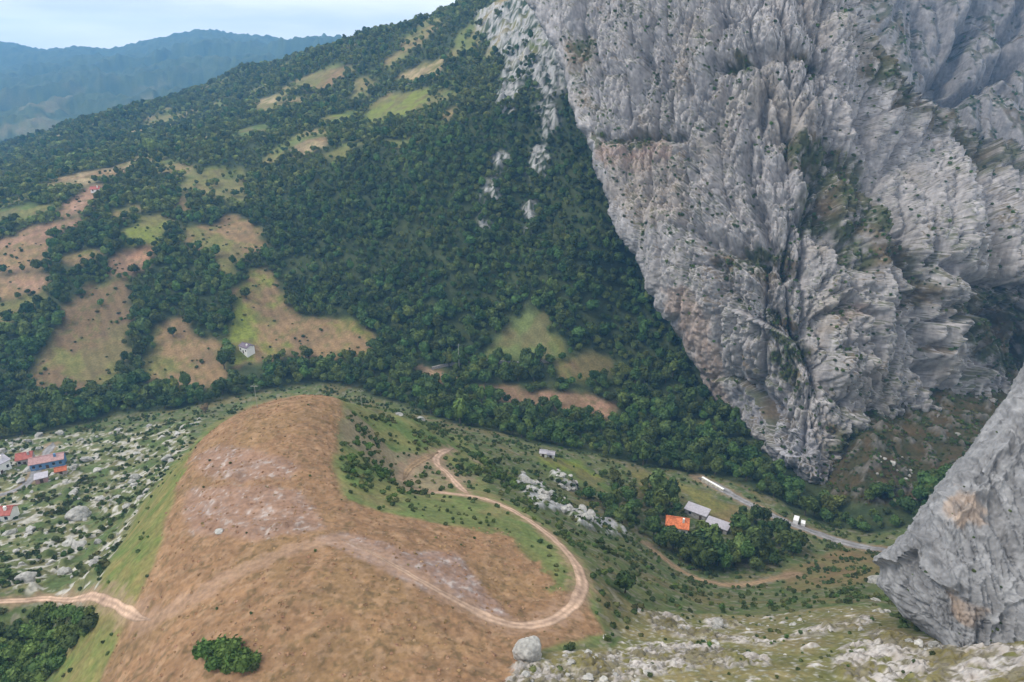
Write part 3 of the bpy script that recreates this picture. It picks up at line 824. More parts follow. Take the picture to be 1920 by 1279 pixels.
LAY1 = [('n', 13, 80, 150, 1), ('b', 14.0, 46, 150, 2), ('l', 11.0, 60, 36, 8), ('w', 8.0, 17, 62, 3), ('b', 5.0, 9, 36, 4), ('l', 3.4, 30, 11, 9), ('w', 3.4, 5.0, 17, 10), ('w', 1.5, 2.3, 5, 11), ('b', 1.3, 2.2, 5, 5), ('n', 1.0, 1.1, 2.0, 6)]
big = cliff('cliff', (-170, 985),
    [(-170,915),(0,985),(100,1030),(180,1058),(270,1092),(330,1112),(420,1150),(510,1200),(640,1272),(790,1337),(850,1418),(925,1528),(985,1570)],
    [(-170,1560),(0,1622),(110,1678),(200,1770),(260,1915),(330,2080),(400,2280),(985,2280)],
    [(1335,790,334),(1270,640,350),(1200,510,375),(1150,420,395),(1090,270,430),(1058,180,460),(1010,60,500),(950,-120,540),(1440,850,290),(1550,925,268),
     (1300,500,350),(1250,300,400),(1200,100,440),(1200,-100,480),(1400,600,318),(1400,300,368),(1400,0,412),(1500,400,338),(1500,700,298),(1560,700,295),(1600,805,286),(1600,100,388),(1600,-100,415),
     (1700,600,320),(1700,780,300),(1780,790,303),(1800,400,352),(1850,650,338),(1850,740,332),(1920,600,342),(1920,400,372),(2060,600,332),(2060,400,362),
     (1775,200,412),(1920,260,424),(1680,110,402),(2060,330,424),(2060,960,300),(1700,960,292),(1600,970,280),(1335,960,310)],
    640, 620, LAY1, 'huge grey limestone cliff filling the right half of the view', cliff_colour, damp=120,
    carve=[([(1695,400),(1722,500),(1745,600),(1740,680),(1800,770)], 18, 19), ([(1470,255),(1540,330),(1570,420),(1620,480)], 26, 13), ([(1100,252),(1200,248),(1280,256)], 9, 8),
           ([(1657,640),(1660,810)], 7, 7), ([(1430,180),(1395,320),(1445,440)], 15, 11), ([(1590,280),(1680,360),(1720,450)], 24, 12), ([(1340,120),(1480,105),(1560,120)], 12, 10),
           ([(1290,430),(1420,470),(1530,500)], 16, 10), ([(1430,540),(1510,640),(1560,720),(1600,760)], 18, 11), ([(1770,500),(1850,540),(1930,545)], 16, 13), ([(1820,240),(1870,300),(1920,330)], 14, 12),
           ([(1080,50),(1075,130),(1110,190)], 14, 9), ([(1560,600),(1610,560),(1650,590),(1640,660)], 12, 9), ([(1830,560),(1880,620),(1930,680)], 24, 8), ([(1300,300),(1290,400),(1350,520),(1400,640)], 12, 8),
           ([(1230,20),(1210,120),(1180,220)], 12, 8), ([(1560,-60),(1540,40),(1590,160),(1640,240)], 14, 9)])
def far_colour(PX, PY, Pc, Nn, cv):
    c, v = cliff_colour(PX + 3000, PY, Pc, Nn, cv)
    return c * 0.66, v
LAY2 = [('n', 26, 150, 220, 31), ('b', 24, 75, 220, 32), ('w', 12, 28, 90, 33), ('b', 7, 14, 40, 34), ('b', 3.6, 6.5, 16, 35)]
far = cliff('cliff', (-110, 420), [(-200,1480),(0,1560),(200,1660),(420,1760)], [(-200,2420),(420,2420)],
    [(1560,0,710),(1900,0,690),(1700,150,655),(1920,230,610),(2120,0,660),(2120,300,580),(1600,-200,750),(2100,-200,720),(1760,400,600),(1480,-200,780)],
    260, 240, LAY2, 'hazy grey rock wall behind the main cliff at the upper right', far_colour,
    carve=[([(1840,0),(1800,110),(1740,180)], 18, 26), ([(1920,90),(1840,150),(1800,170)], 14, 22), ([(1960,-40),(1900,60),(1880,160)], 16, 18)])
def near_colour(PX, PY, Pc, Nn, cv):
    c, v = cliff_colour(PX + 3000, PY, Pc, Nn, cv)
    x, y, z = Pc[..., 0], Pc[..., 1], Pc[..., 2]
    n1 = noise3(x / 2, y / 2, z / 5, 421); n2 = noise3(x / .6, y / .6, z / .9, 422); n3 = noise3(x / 9, y / 9, z / 9, 423)
    c = np.array([0.25, 0.25, 0.257])[None, None] * (1 + .2 * n1 + .3 * n2 + .16 * n3)[..., None]
    wj = fbm2(PX, PY, 20, 3, 425) * 18
    for poly in ([(1770,960),(1805,920),(1860,960),(1850,985),(1790,990)], [(1780,1110),(1830,1140),(1860,1140),(1820,1175),(1790,1160)]):
        m = np.clip(bw(bw(inpoly(PX + wj, PY + wj, poly).astype(float))) * (.7 + .5 * n1), 0, 1)[..., None]
        c = c * (1 - m * .8) + np.array([0.38, 0.28, 0.205]) * m * .8
    up = sstep(.62, .8, Nn[..., 2] + n2 * .2)[..., None] * .6
    return c * (1 - up) + np.array([0.12, .12, .055]) * up, up[..., 0]
LAY3 = [('n', 1.8, 20, 28, 61), ('b', 1.4, 8, 20, 71), ('w', 1.2, 5, 11, 72), ('b', .8, 3, 8, 63), ('w', .9, 1.9, 4.0, 64), ('w', .42, .8, 1.4, 67), ('b', .3, .7, 1.1, 65), ('n', .2, .35, .5, 66)]
near_rock = cliff('rock_face', (230, 1240), [(230,2265),(560,2020),(690,1926),(820,1842),(870,1795),(920,1752),(1000,1705),(1030,1672),(1060,1642),(1095,1634),(1130,1664),(1160,1688),(1200,1742),(1240,1765)], [(230,2750),(1240,2750)],
    [(1750,1195,84),(1920,1205,80),(1840,820,107),(1920,700,120),(1700,1000,98),(1660,1095,95),(1850,1000,93),(1920,900,99),(2100,900,94),(2100,1200,78),(2100,650,118),(1760,1100,88),(2700,1200,56),(2700,900,70),(2700,600,86),(2700,250,110),(2265,230,150),(2300,700,105)],
    560, 390, LAY3, 'smooth grey limestone buttress at the lower right edge', near_colour, taper=.55, damp=45, pw=1.75,
    backs=((1.5, 2, -1), (5, 6, -6), (10, 14, -20), (16, 26, -50)),
    carve=[([(1890,830),(1850,900),(1820,960),(1780,1010)], 8, 1.6), ([(1940,800),(1880,890),(1850,930)], 7, 1.2), ([(1840,1180),(1880,1130),(1920,1120)], 6, .9)])

# ------------------------------------------------------------------ haze
hz = bpy.data.materials.new('haze')
hz.use_nodes = True
for n in list(hz.node_tree.nodes):
    if n.type != 'OUTPUT_MATERIAL':
        hz.node_tree.nodes.remove(n)
pv = hz.node_tree.nodes.new('ShaderNodeVolumePrincipled')
pv.inputs['Color'].default_value = (0.22, 0.54, 1.0, 1)
pv.inputs['Density'].default_value = 0.00017
hz.node_tree.links.new(pv.outputs['Volume'], [n for n in hz.node_tree.nodes if n.type == 'OUTPUT_MATERIAL'][0].inputs['Volume'])
zlo, zhi = float(Z.min()) - 60, float(max(Z.max(), 460)) + 40
X0, X1_, Y0, Y1_ = -4900., 4900., -300., 5300.
V = [(x, y, z) for z in (zlo, zhi) for y in (Y0, Y1_) for x in (X0, X1_)]
Fh = [(0, 2, 3, 1), (4, 5, 7, 6), (0, 1, 5, 4), (2, 6, 7, 3), (0, 4, 6, 2), (1, 3, 7, 5)]
link('haze', raw_mesh('haze', V, Fh, hz, False), kind='stuff', label='pale blue haze filling the valley air')

# ------------------------------------------------------------------ plants: prototypes
def leafball(nleaf, rx, rz, leaf, seed, z0, lumps=7, flatb=0.55):
    """crown of loose leaf clumps spread over overlapping lobes; returns quads"""
    r = np.random.default_rng(seed)
    cs = [np.array((0, 0, z0 + rz))]
    rs_ = [1.0]
    for i in range(lumps):
        a = r.uniform(0, 2 * math.pi); h = r.uniform(-.5, .65); q = r.uniform(.35, .7) * math.sqrt(1 - h * h * .6)
        cs.append(np.array((math.cos(a) * q * rx, math.sin(a) * q * rx, z0 + rz + h * rz)))
        rs_.append(r.uniform(.38, .62))
    V = []; Fq = []
    wts = np.array(rs_) ** 2; wts[0] *= .6; wts /= wts.sum()
    for k in range(nleaf):
        j = r.choice(len(cs), p=wts)
        d = r.normal(size=3); d /= np.linalg.norm(d)
        if d[2] < -.35: d[2] *= -.6
        p = cs[j] + d * np.array((rx, rx, rz)) * rs_[j] * r.uniform(.78, 1.03)
        n = d + r.normal(size=3) * .45; n /= np.linalg.norm(n)
        t = np.cross(n, r.normal(size=3)); t /= np.linalg.norm(t)
        b = np.cross(n, t)
        s1 = leaf * r.uniform(.6, 1.3); s2 = leaf * r.uniform(.6, 1.3)
        bend = n * leaf * -.25
        i0 = len(V)
        V += [p + t * s1 + bend, p + b * s2, p - t * s1 + bend, p - b * s2]
        Fq.append((i0, i0 + 1, i0 + 2, i0 + 3))
    # a rough solid heart so that crowns are not see-through
    nu, nv = 10, 6
    i0 = len(V)
    for a in range(nv + 1):
        th = math.pi * a / nv
        for b_ in range(nu):
            ph = 2 * math.pi * b_ / nu
            q = .74 + .16 * r.uniform(-1, 1)
            V.append(np.array((math.sin(th) * math.cos(ph) * rx * q, math.sin(th) * math.sin(ph) * rx * q, z0 + rz + math.cos(th) * rz * q)))
    for a in range(nv):
        for b_ in range(nu):
            Fq.append((i0 + a * nu + b_, i0 + a * nu + (b_ + 1) % nu, i0 + (a + 1) * nu + (b_ + 1) % nu, i0 + (a + 1) * nu + b_))
    return np.array(V), np.array(Fq)

def trunk_mesh(name, h, r0, seed):
    r = np.random.default_rng(seed)
    V = []; Fq = []
    def tube(pts, rad, n=6):
        base = len(V)
        for p, q in zip(pts, rad):
            for k in range(n):
                a = 2 * math.pi * k / n
                V.append((p[0] + math.cos(a) * q, p[1] + math.sin(a) * q, p[2]))
        for i in range(len(pts) - 1):
            for k in range(n):
                Fq.append((base + i * n + k, base + i * n + (k + 1) % n, base + (i + 1) * n + (k + 1) % n, base + (i + 1) * n + k))
    tube([(0, 0, -.8), (.05, 0, h * .35), (-.06, .05, h * .6), (0, 0, h)], [r0 * 1.3, r0, r0 * .7, r0 * .3])
    for k in range(4):
        a = r.uniform(0, 6.28); L_ = h * r.uniform(.3, .5)
        z = h * r.uniform(.4, .65)
        tube([(0, 0, z), (math.cos(a) * L_ * .5, math.sin(a) * L_ * .5, z + L_ * .4), (math.cos(a) * L_, math.sin(a) * L_, z + L_ * .6)], [r0 * .5, r0 * .35, r0 * .12], 5)
    return raw_mesh(name, V, Fq, M['bark'])

CROWN = []; TRUNK = []
for i, (rx, rz, nl, z0, mt) in enumerate([(3.3, 3.2, 300, 1.6, 'leafA'), (2.7, 3.6, 280, 1.8, 'leafB'), (3.8, 2.9, 320, 1.4, 'leafA'), (3.0, 3.0, 280, 1.3, 'leafB'), (2.5, 2.7, 240, 1.3, 'leafC'), (3.2, 3.7, 300, 1.8, 'leafA'), (2.9, 2.7, 260, 1.3, 'leafD')]):
    v, f = leafball(nl, rx, rz, .62, 500 + i, z0, lumps=8)
    CROWN.append(raw_mesh('tree_crown', v, f, M[mt], False))
    TRUNK.append(trunk_mesh('tree_trunk', z0 + rz * 1.1, .28, 540 + i))
SHRUB = []
for i, (rx, rz, mt) in enumerate([(1.0, .62, 'herbA'), (.9, .8, 'leafB'), (1.15, .5, 'herbB'), (1.05, .65, 'herbA')]):
    v, f = leafball(110, rx, rz, .24, 600 + i, -.15, lumps=5)
    SHRUB.append(raw_mesh('shrub_leaves', v, f, M[mt], False))

def scatter(name, pts, scl, idx, protos, **props):
    """many copies of a few prototypes as ONE object (geometry nodes)"""
    pts = np.asarray(pts, np.float32)
    coll = bpy.data.collections.new(name + '_kinds')
    for k, me in enumerate(protos):
        coll.objects.link(bpy.data.objects.new('%s_kind_%02d' % (name, k), me))
    me = bpy.data.meshes.new(name)
    me.vertices.add(len(pts)); me.vertices.foreach_set('co', pts.ravel())
    a = me.attributes.new('scl', 'FLOAT', 'POINT'); a.data.foreach_set('value', np.asarray(scl, np.float32))
    a = me.attributes.new('rot', 'FLOAT', 'POINT'); a.data.foreach_set('value', rng.uniform(0, 6.28, len(pts)).astype(np.float32))
    a = me.attributes.new('idx', 'INT', 'POINT'); a.data.foreach_set('value', np.asarray(idx, np.int32))
    o = link(name, me, kind='stuff', **props)
    ng = bpy.data.node_groups.new(name, 'GeometryNodeTree')
    ng.interface.new_socket('Geometry', in_out='INPUT', socket_type='NodeSocketGeometry')
    ng.interface.new_socket('Geometry', in_out='OUTPUT', socket_type='NodeSocketGeometry')
    N, L = ng.nodes, ng.links
    gi = N.new('NodeGroupInput'); go = N.new('NodeGroupOutput')
    ip = N.new('GeometryNodeInstanceOnPoints')
    ci = N.new('GeometryNodeCollectionInfo'); ci.inputs['Collection'].default_value = coll
    ci.inputs['Separate Children'].default_value = True; ci.inputs['Reset Children'].default_value = True
    def attr(nm, ty):
        n = N.new('GeometryNodeInputNamedAttribute'); n.data_type = ty; n.inputs['Name'].default_value = nm
        return n.outputs['Attribute']
    cx = N.new('ShaderNodeCombineXYZ'); L.new(attr('rot', 'FLOAT'), cx.inputs['Z'])
    L.new(gi.outputs[0], ip.inputs['Points']); L.new(ci.outputs[0], ip.inputs['Instance'])
    ip.inputs['Pick Instance'].default_value = True
    L.new(attr('idx', 'INT'), ip.inputs['Instance Index'])
    L.new(attr('scl', 'FLOAT'), ip.inputs['Scale'])
    e2r = N.new('FunctionNodeEulerToRotation'); L.new(cx.outputs[0], e2r.inputs[0]); L.new(e2r.outputs[0], ip.inputs['Rotation'])
    L.new(ip.outputs['Instances'], go.inputs[0])
    o.modifiers.new('scatter', 'NODES').node_group = ng
    return o

def jgrid(x0, x1, y0, y1, s):
    xs = np.arange(x0, x1, s); ys = np.arange(y0, y1, s)
    X, Y = np.meshgrid(xs, ys)
    X = X.ravel() + rng.uniform(-.45, .45, X.size) * s; Y = Y.ravel() + rng.uniform(-.45, .45, Y.size) * s
    return X, Y

def visible(x, y, z, n=160):
    """True where the ground does not hide the point from the photo's viewpoint"""
    px, py, d = project(x, y, z)
    ok = (px > -40) & (px < 1960) & (py > -60) & (py < 1330)
    f = np.linspace(.2, .985, n)
    X = x[:, None] * f; Y = y[:, None] * f; H = CAMZ + (z[:, None] - CAMZ) * f
    ok &= ~(H < lookup(Z, X, Y)).any(1)
    return ok

# ---- forest trees
AX, AY, AS, AI = [], [], [], []
for (y0, y1, s, big_) in ((190, 420, 4.3, .95), (420, 560, 3.9, .82), (560, 800, 4.2, .82), (800, 1500, 5.6, .98)):
    X, Y = jgrid(-.95 * y1, min(.8 * y1, 620), y0, y1, s)
    a = np.abs(np.arctan2(X, Y)); keep = a < math.radians(50)
    X, Y = X[keep], Y[keep]
    jX = X + fbm2(X, Y, 14, 3, 5) * np.clip(np.hypot(X, Y) * 0.018, 1, 9); jY = Y + fbm2(X, Y, 14, 3, 9) * np.clip(np.hypot(X, Y) * 0.018, 1, 9)
    inf = inpoly(X, Y, FOREST)
    hw = inpoly(X, Y, HOUSEWOOD)
    ew = inpoly(X, Y, EASTWOOD) & (fbm2(X, Y, 16, 2, 139) > -.12)
    go_ = inpoly(X, Y, GORGE)
    ok = inf | hw | ew | go_
    for l, p, c1, c2 in FIELDS:
        ok &= ~inpoly(jX, jY, p)
    for p in SLABS:
        ok &= ~(inpoly(jX, jY, p) & (noise2(X / 22, Y / 22, 143) < .42))
    ok &= ~inpoly(jX, jY, SCREE) | go_
    ok &= ~inpoly(X, Y, FOOT)
    ok &= np.hypot(X - HSE[0], Y - HSE[1]) > 8.0
    ok &= ~inpoly(X, Y, YARD)
    for f_ in (1, .975, .95): ok &= np.hypot(X - WHS[0] * f_, Y - WHS[1] * f_) > 9.0
    ok &= np.hypot(X - HSE[0] * .97, Y - HSE[1] * .97) > 6.0
    ok &= ~((X > 135) & (Y > 262) & (Y < 430)) | go_
    ok &= ~((X > 190) & (Y >= 430))
    for k, l in TRK.items():
        if k in ('road', 'lower', 'field', 'village'):
            ok &= polydist(X, Y, l) > TW[k] / 2 + 3.0
    dens = fbm2(X, Y, 70, 3, 131)
    ok &= rng.uniform(0, 1, X.size) < np.where((np.hypot(X, Y) > 620) & (X < 60), .9 - .62 * (fbm2(jX, jY, 75, 2, 91) > .17), .95 - .35 * (fbm2(X, Y, 28, 2, 147) > .3))
    X, Y = X[ok], Y[ok]
    R_ = np.hypot(X, Y)
    sz = (0.55 + .8 * rng.uniform(0, 1, X.size) ** 2.4 + .3 * fbm2(X, Y, 45, 2, 133)) * big_
    sz = np.maximum(sz, .35)
    scrub = sstep(-20, 120, X) * sstep(420, 500, Y) * (1 - sstep(620, 760, Y))        # lower scrub on the steep slope by the cliff
    sz *= 1 - .38 * scrub
    sz[ew[ok]] *= .7
    ids = rng.choice([0, 1, 2, 3, 4, 5], X.size, p=[.24, .2, .2, .14, .05, .17])
    lt = (fbm2(X, Y, 45, 3, 137) > .28) & (rng.uniform(0, 1, X.size) < .6)
    lt |= (scrub > .3) & (fbm2(X, Y, 30, 3, 141) > .02) & (rng.uniform(0, 1, X.size) < .55)
    lt |= (R_ > 600) & (X < 40) & (rng.uniform(0, 1, X.size) < .5 + .25 * (fbm2(X, Y, 90, 2, 145) > 0))
    ids[lt] = 4
    ids[(R_ > 600) & (X < 60) & (rng.uniform(0, 1, X.size) < .22 + .25 * (fbm2(X, Y, 55, 2, 149) > .1))] = 6
    AX.append(X); AY.append(Y); AS.append(sz); AI.append(ids)
AX, AY, AS, AI = map(np.concatenate, (AX, AY, AS, AI))
AZt = lookup(Z, AX, AY)

def tree(x, y, z, s, kind, label, group):
    o = bpy.data.objects.new('tree', None); COL.objects.link(o)
    o.location = (x, y, z); o.scale = (s, s, s * random.uniform(.92, 1.12)); o.rotation_euler = (0, 0, random.uniform(0, 6.28))
    o['label'] = label; o['category'] = 'tree'
    if group: o['group'] = group
    link('crown', CROWN[kind], o); link('trunk', TRUNK[kind], o)
    return o

# hand-placed trees that stand out
SPECIAL = [(430,668,1.15,2,'round dark tree standing alone beside the white house'), (287,292,2.0,None,'lone bright green tree on the upper left hillside'),
           (325,632,.85,0,'small dark tree alone in the tan field left of the white house'), (462,560,1.2,3,'rounded green tree at the left edge of the big brown field'),
           (470,495,1.1,0,'dark tree clump spreading below the dome shaped tan field'), (1172,1112,.75,0,'lone small dark tree on the slope right of the dirt track loop'),
           (190,575,.7,3,'small tree in the middle of the long brown field'), (385,775,.8,4,'dry pale brown tree behind the knoll left edge'), (1262,950,.8,4,'pale light green tree just behind the orange roofed house')]
DRY = mat('leaf_dry', base=(0.20, 0.15, 0.085), rough=.8, n1=(.4, .25))
BRT = CROWN[0].copy(); BRT.materials.clear(); BRT.materials.append(M['leafG'])
DRYM = CROWN[4].copy(); DRYM.materials.clear(); DRYM.materials.append(DRY)
for px, py, s, k, lab in SPECIAL:
    p = on(px, py)
    o = tree(p.x, p.y, p.z, s, 0 if k is None else k, lab, None)
    if k is None: o.children[0].data = BRT
    if 'pale light' in lab: o.children[0].data = BRT
    if 'dry' in lab: o.children[0].data = DRYM

# nearest visible trees become individuals, the rest one forest
cand = np.where(AY < 560)[0]
px_, py_, dd_ = project(AX[cand], AY[cand], AZt[cand] + 4 * AS[cand])
vis = visible(AX[cand], AY[cand], AZt[cand] + 4.5 * AS[cand])
# not behind the cliffs
Lc = np.interp(py_, [-170,0,180,270,420,510,640,790,850,925,985], [915,985,1058,1092,1150,1200,1272,1337,1418,1528,1600])
vis &= (px_ < Lc) | (py_ > 985) | (AY[cand] < 300)
vis &= ~((px_ > 1640) & (py_ > 800))
cand = cand[vis]
order = cand[np.argsort(-(AS[cand] / np.hypot(AX[cand], AY[cand])))][:290]
single = np.zeros(len(AX), bool); single[order] = True
GRP = {'house': ('wood round the orange roof', 'trees around the orange roofed house'),
       'left': ('wood behind the boulder slope', 'trees in the wood left of the knoll'),
       'mid': ('valley wood behind the knoll', 'trees in the valley wood behind the knoll'),
       'right': ('tree strip along the cliff foot', 'trees at the cliff foot')}
hwm = inpoly(AX, AY, HOUSEWOOD)
for i in order:
    px, py, d = project(AX[i], AY[i], AZt[i])
    g_ = 'house' if hwm[i] else ('left' if px < 480 else ('mid' if px < 1200 else 'right'))
    lb, gp = GRP[g_]
    look = ('large' if AS[i] > 1.05 else 'small' if AS[i] < .72 else 'middling') + (' light green' if AI[i] in (4, 6) else ' tall dark green' if AI[i] in (1, 5) else ' broad dark green')
    side = ('left end of ' if px < {'house': 1275, 'left': 200, 'mid': 800, 'right': 1330}[g_] else 'right end of ' if px > {'house': 1400, 'left': 330, 'mid': 1040, 'right': 1520}[g_] else 'middle of ')
    tree(float(AX[i]), float(AY[i]), float(AZt[i]), float(AS[i]), int(AI[i]), '%s tree in the %s%s' % (look, side, lb), gp)
rest = ~single
scatter('forest', np.c_[AX, AY, AZt][rest], AS[rest], AI[rest], CROWN, label='dark green broadleaf forest covering the mountainside')

# ---- bushes one can pick out
BUSH = []
for i, mt in enumerate(('herbA', 'leafB', 'leafG2', 'leafB')):
    v, f = leafball(170, 1.5, 1.1, .30, 650 + i, -.2, lumps=7)
    BUSH.append(raw_mesh('bush_leaves', v, f, M[mt], False))
def bush(x, y, s, k, lab, grp):
    o = link('bush', BUSH[k], label=lab, category='bush', group=grp)
    o.location = (x, y, gz(x, y)); o.scale = (s, s, s * random.uniform(.8, 1.15)); o.rotation_euler = (0, 0, random.uniform(0, 6.28))
def bushes(poly, n, s0, s1, ks, lab, grp):
    poly = G(poly); lo, hi = poly.min(0), poly.max(0); k = 0
    while k < n:
        q = rng.uniform(lo, hi, (200, 2)); q = q[inpoly(q[:, 0], q[:, 1], poly)]
        for x, y in q[:n - k]:
            if min(polydist(np.array([x]), np.array([y]), TRK[t_])[0] for t_ in ('saddle', 'loop', 'spur', 'spur2', 'lower')) < 2.6: continue
            bush(x, y, random.uniform(s0, s1), random.choice(ks), lab, grp); k += 1
bushes([(375,1232),(400,1212),(440,1215),(480,1240),(490,1268),(440,1262),(385,1250)], 26, .5, 1.15, [2, 2, 0], 'bright green bush in the clump on the knoll at bottom left', 'bright green bush clump on the knoll')
bushes([(-20,1190),(60,1150),(150,1128),(195,1140),(170,1180),(110,1250),(60,1300),(-20,1300)], 85, .6, 1.5, [1, 1, 3, 0], 'dark green bush in the thicket below the footpath at lower left', 'thicket below the footpath')
bushes([(640,860),(650,810),(680,800),(700,850),(740,900),(800,915),(790,935),(700,925),(650,900)], 34, .45, 1.05, [0, 1, 2, 0], 'green bush on the bank between the knoll and the track fork', 'bushes on the green bank')
bushes([(860,840),(960,870),(1010,920),(980,940),(900,900)], 30, .5, 1.2, [0, 1, 1], 'dark bush beside the rocks above the track loop', 'bushes above the loop')

# ---- low scrub as ground cover
SX, SYY, SS, SI = [], [], [], []
X, Y = jgrid(-330, 300, 55, 360, 1.5)
r_ = np.hypot(X, Y); ok = (np.abs(np.arctan2(X, Y)) < math.radians(50))
X, Y = X[ok], Y[ok]
u01 = rng.uniform(0, 1, X.size)
n_ = fbm2(X, Y, 11, 3, 151); n2_ = fbm2(X, Y, 35, 2, 153)
inK = inpoly(X, Y, KNOLL); inB = inpoly(X, Y, KN_BROWN); inR = inpoly(X, Y, ROCKY); inL = inpoly(X, Y, LEDGE); inG = inpoly(X, Y, KN_GREEN); inLG = inpoly(X, Y, LOOP_GREEN)
inF = inpoly(X, Y, FOREST); inY = inpoly(X, Y, KN_YEL)
isF = np.zeros(X.size, bool)
for l, p, c1, c2 in FIELDS: isF |= inpoly(X, Y, p)
limeb = np.zeros(X.size, bool)
for p in LIME: limeb |= inpoly(X, Y, p)
pr = np.full(X.size, .10) + .5 * sstep(.0, .3, n_) * sstep(-.2, .3, n2_ + .15)
pr[inK] = .05 + .12 * (n_[inK] > .25)
pr[inB] = .004
pr[inY] = .03 + .05 * (n_[inY] > .2)
pr[inG] = .12 + .5 * (n_[inG] > .12)
pr[inLG] = .10 + .25 * (n_[inLG] > .1)
pr[inR] = .08 + .4 * (n_[inR] > .14)
pr[inL] = .05 + .12 * (n_[inL] > .15)
pr[limeb] *= .3
pr[isF] = .02
pr[inF] = 0
inS = inpoly(X, Y, SCREE); pr[inS] = .16 + .4 * (n_[inS] > 0)
dt = np.full(X.size, 1e9)
for k, l in TRK.items(): dt = np.minimum(dt, polydist(X, Y, l) - TW[k] / 2)
pr[dt < 1.2] = 0
ok = u01 < pr
X, Y, n_ = X[ok], Y[ok], n_[ok]
zz = lookup(Z, X, Y)
sc_ = rng.uniform(.35, .85, X.size) + .5 * np.clip(n_, 0, 1)
sc_[inB[ok]] *= .45; sc_[inL[ok]] *= .55; sc_[inY[ok]] *= .6; sc_[inLG[ok]] *= .6
ids = rng.choice([0, 1, 2, 3], X.size, p=[.32, .2, .26, .22])
scatter('scrub', np.c_[X, Y, zz], sc_, ids, SHRUB, label='low green scrub and bracken dotting the slopes')

X, Y = jgrid(-130, 60, 60, 240, .95)
ok = inpoly(X, Y, KN_BROWN) & (rng.uniform(0, 1, X.size) < .12 + .3 * (fbm2(X, Y, 6, 3, 161) > .1))
dt = np.full(X.size, 1e9)
for k, l in TRK.items(): dt = np.minimum(dt, polydist(X, Y, l) - TW[k] / 2)
ok &= dt > .4
X, Y = X[ok], Y[ok]
TUFT = []
for i, bc in enumerate(((0.30, 0.185, 0.10), (0.28, 0.178, 0.09), (0.35, 0.23, 0.14), (0.18, 0.145, 0.06))):
    v, f = leafball(34, .5, .13, .16, 680 + i, -.09, lumps=4)
    TUFT.append(raw_mesh('grass_tuft', v, f, mat('dry_grass_%d' % i, base=bc, n1=(.5, .25), rand=.2), False))
scatter('dry_grass', np.c_[X, Y, lookup(Z, X, Y)], rng.uniform(.25, .75, X.size), rng.choice(4, X.size, p=[.42, .25, .29, .04]), TUFT, label='dry brown grass tufts covering the knoll')
X, Y = jgrid(-480, 180, 300, 640, 3.2)
ok = np.zeros(X.size, bool)
for l, p, c1, c2 in FIELDS[:12]: ok |= inpoly(X, Y, p)
ok &= rng.uniform(0, 1, X.size) < .05 + .22 * (fbm2(X, Y, 24, 3, 163) > .22)
X, Y = X[ok], Y[ok]
scatter('field_scrub', np.c_[X, Y, lookup(Z, X, Y)], rng.uniform(.5, 1.3, X.size), rng.choice(4, X.size), SHRUB, label='low scrub dotted over the hillside fields')

# ---- little bushes rooted in the cliffs
def cliff_scrub(obj, n, smin, smax, lab, seed):
    o, Pc, Nn, veg, PX, PY = obj
    r = np.random.default_rng(seed)
    n4 = noise3(Pc[..., 0] / 16, Pc[..., 1] / 16, Pc[..., 2] / 16, seed)
    w = (veg ** 2 * 1.0 + .003 * (n4 > .15) + .0003) * (Nn[..., 2] > -.25)
    w = w.ravel() / w.sum()
    k = r.choice(w.size, n, replace=False, p=w)
    pts = Pc.reshape(-1, 3)[k]
    s = r.uniform(smin, smax, n) ** 1
    scatter('cliff_scrub', pts, s, r.choice([0, 1, 3], n), SHRUB, label=lab)
cliff_scrub(big, 3000, .3, 1.2, 'small dark bushes rooted in the ledges of the main cliff', 71)
cliff_scrub(far, 900, .5, 1.5, 'small bushes on the hazy rock wall behind the cliff', 72)
cliff_scrub(near_rock, 160, .12, .35, 'tiny tufts on the rock buttress at lower right', 73)

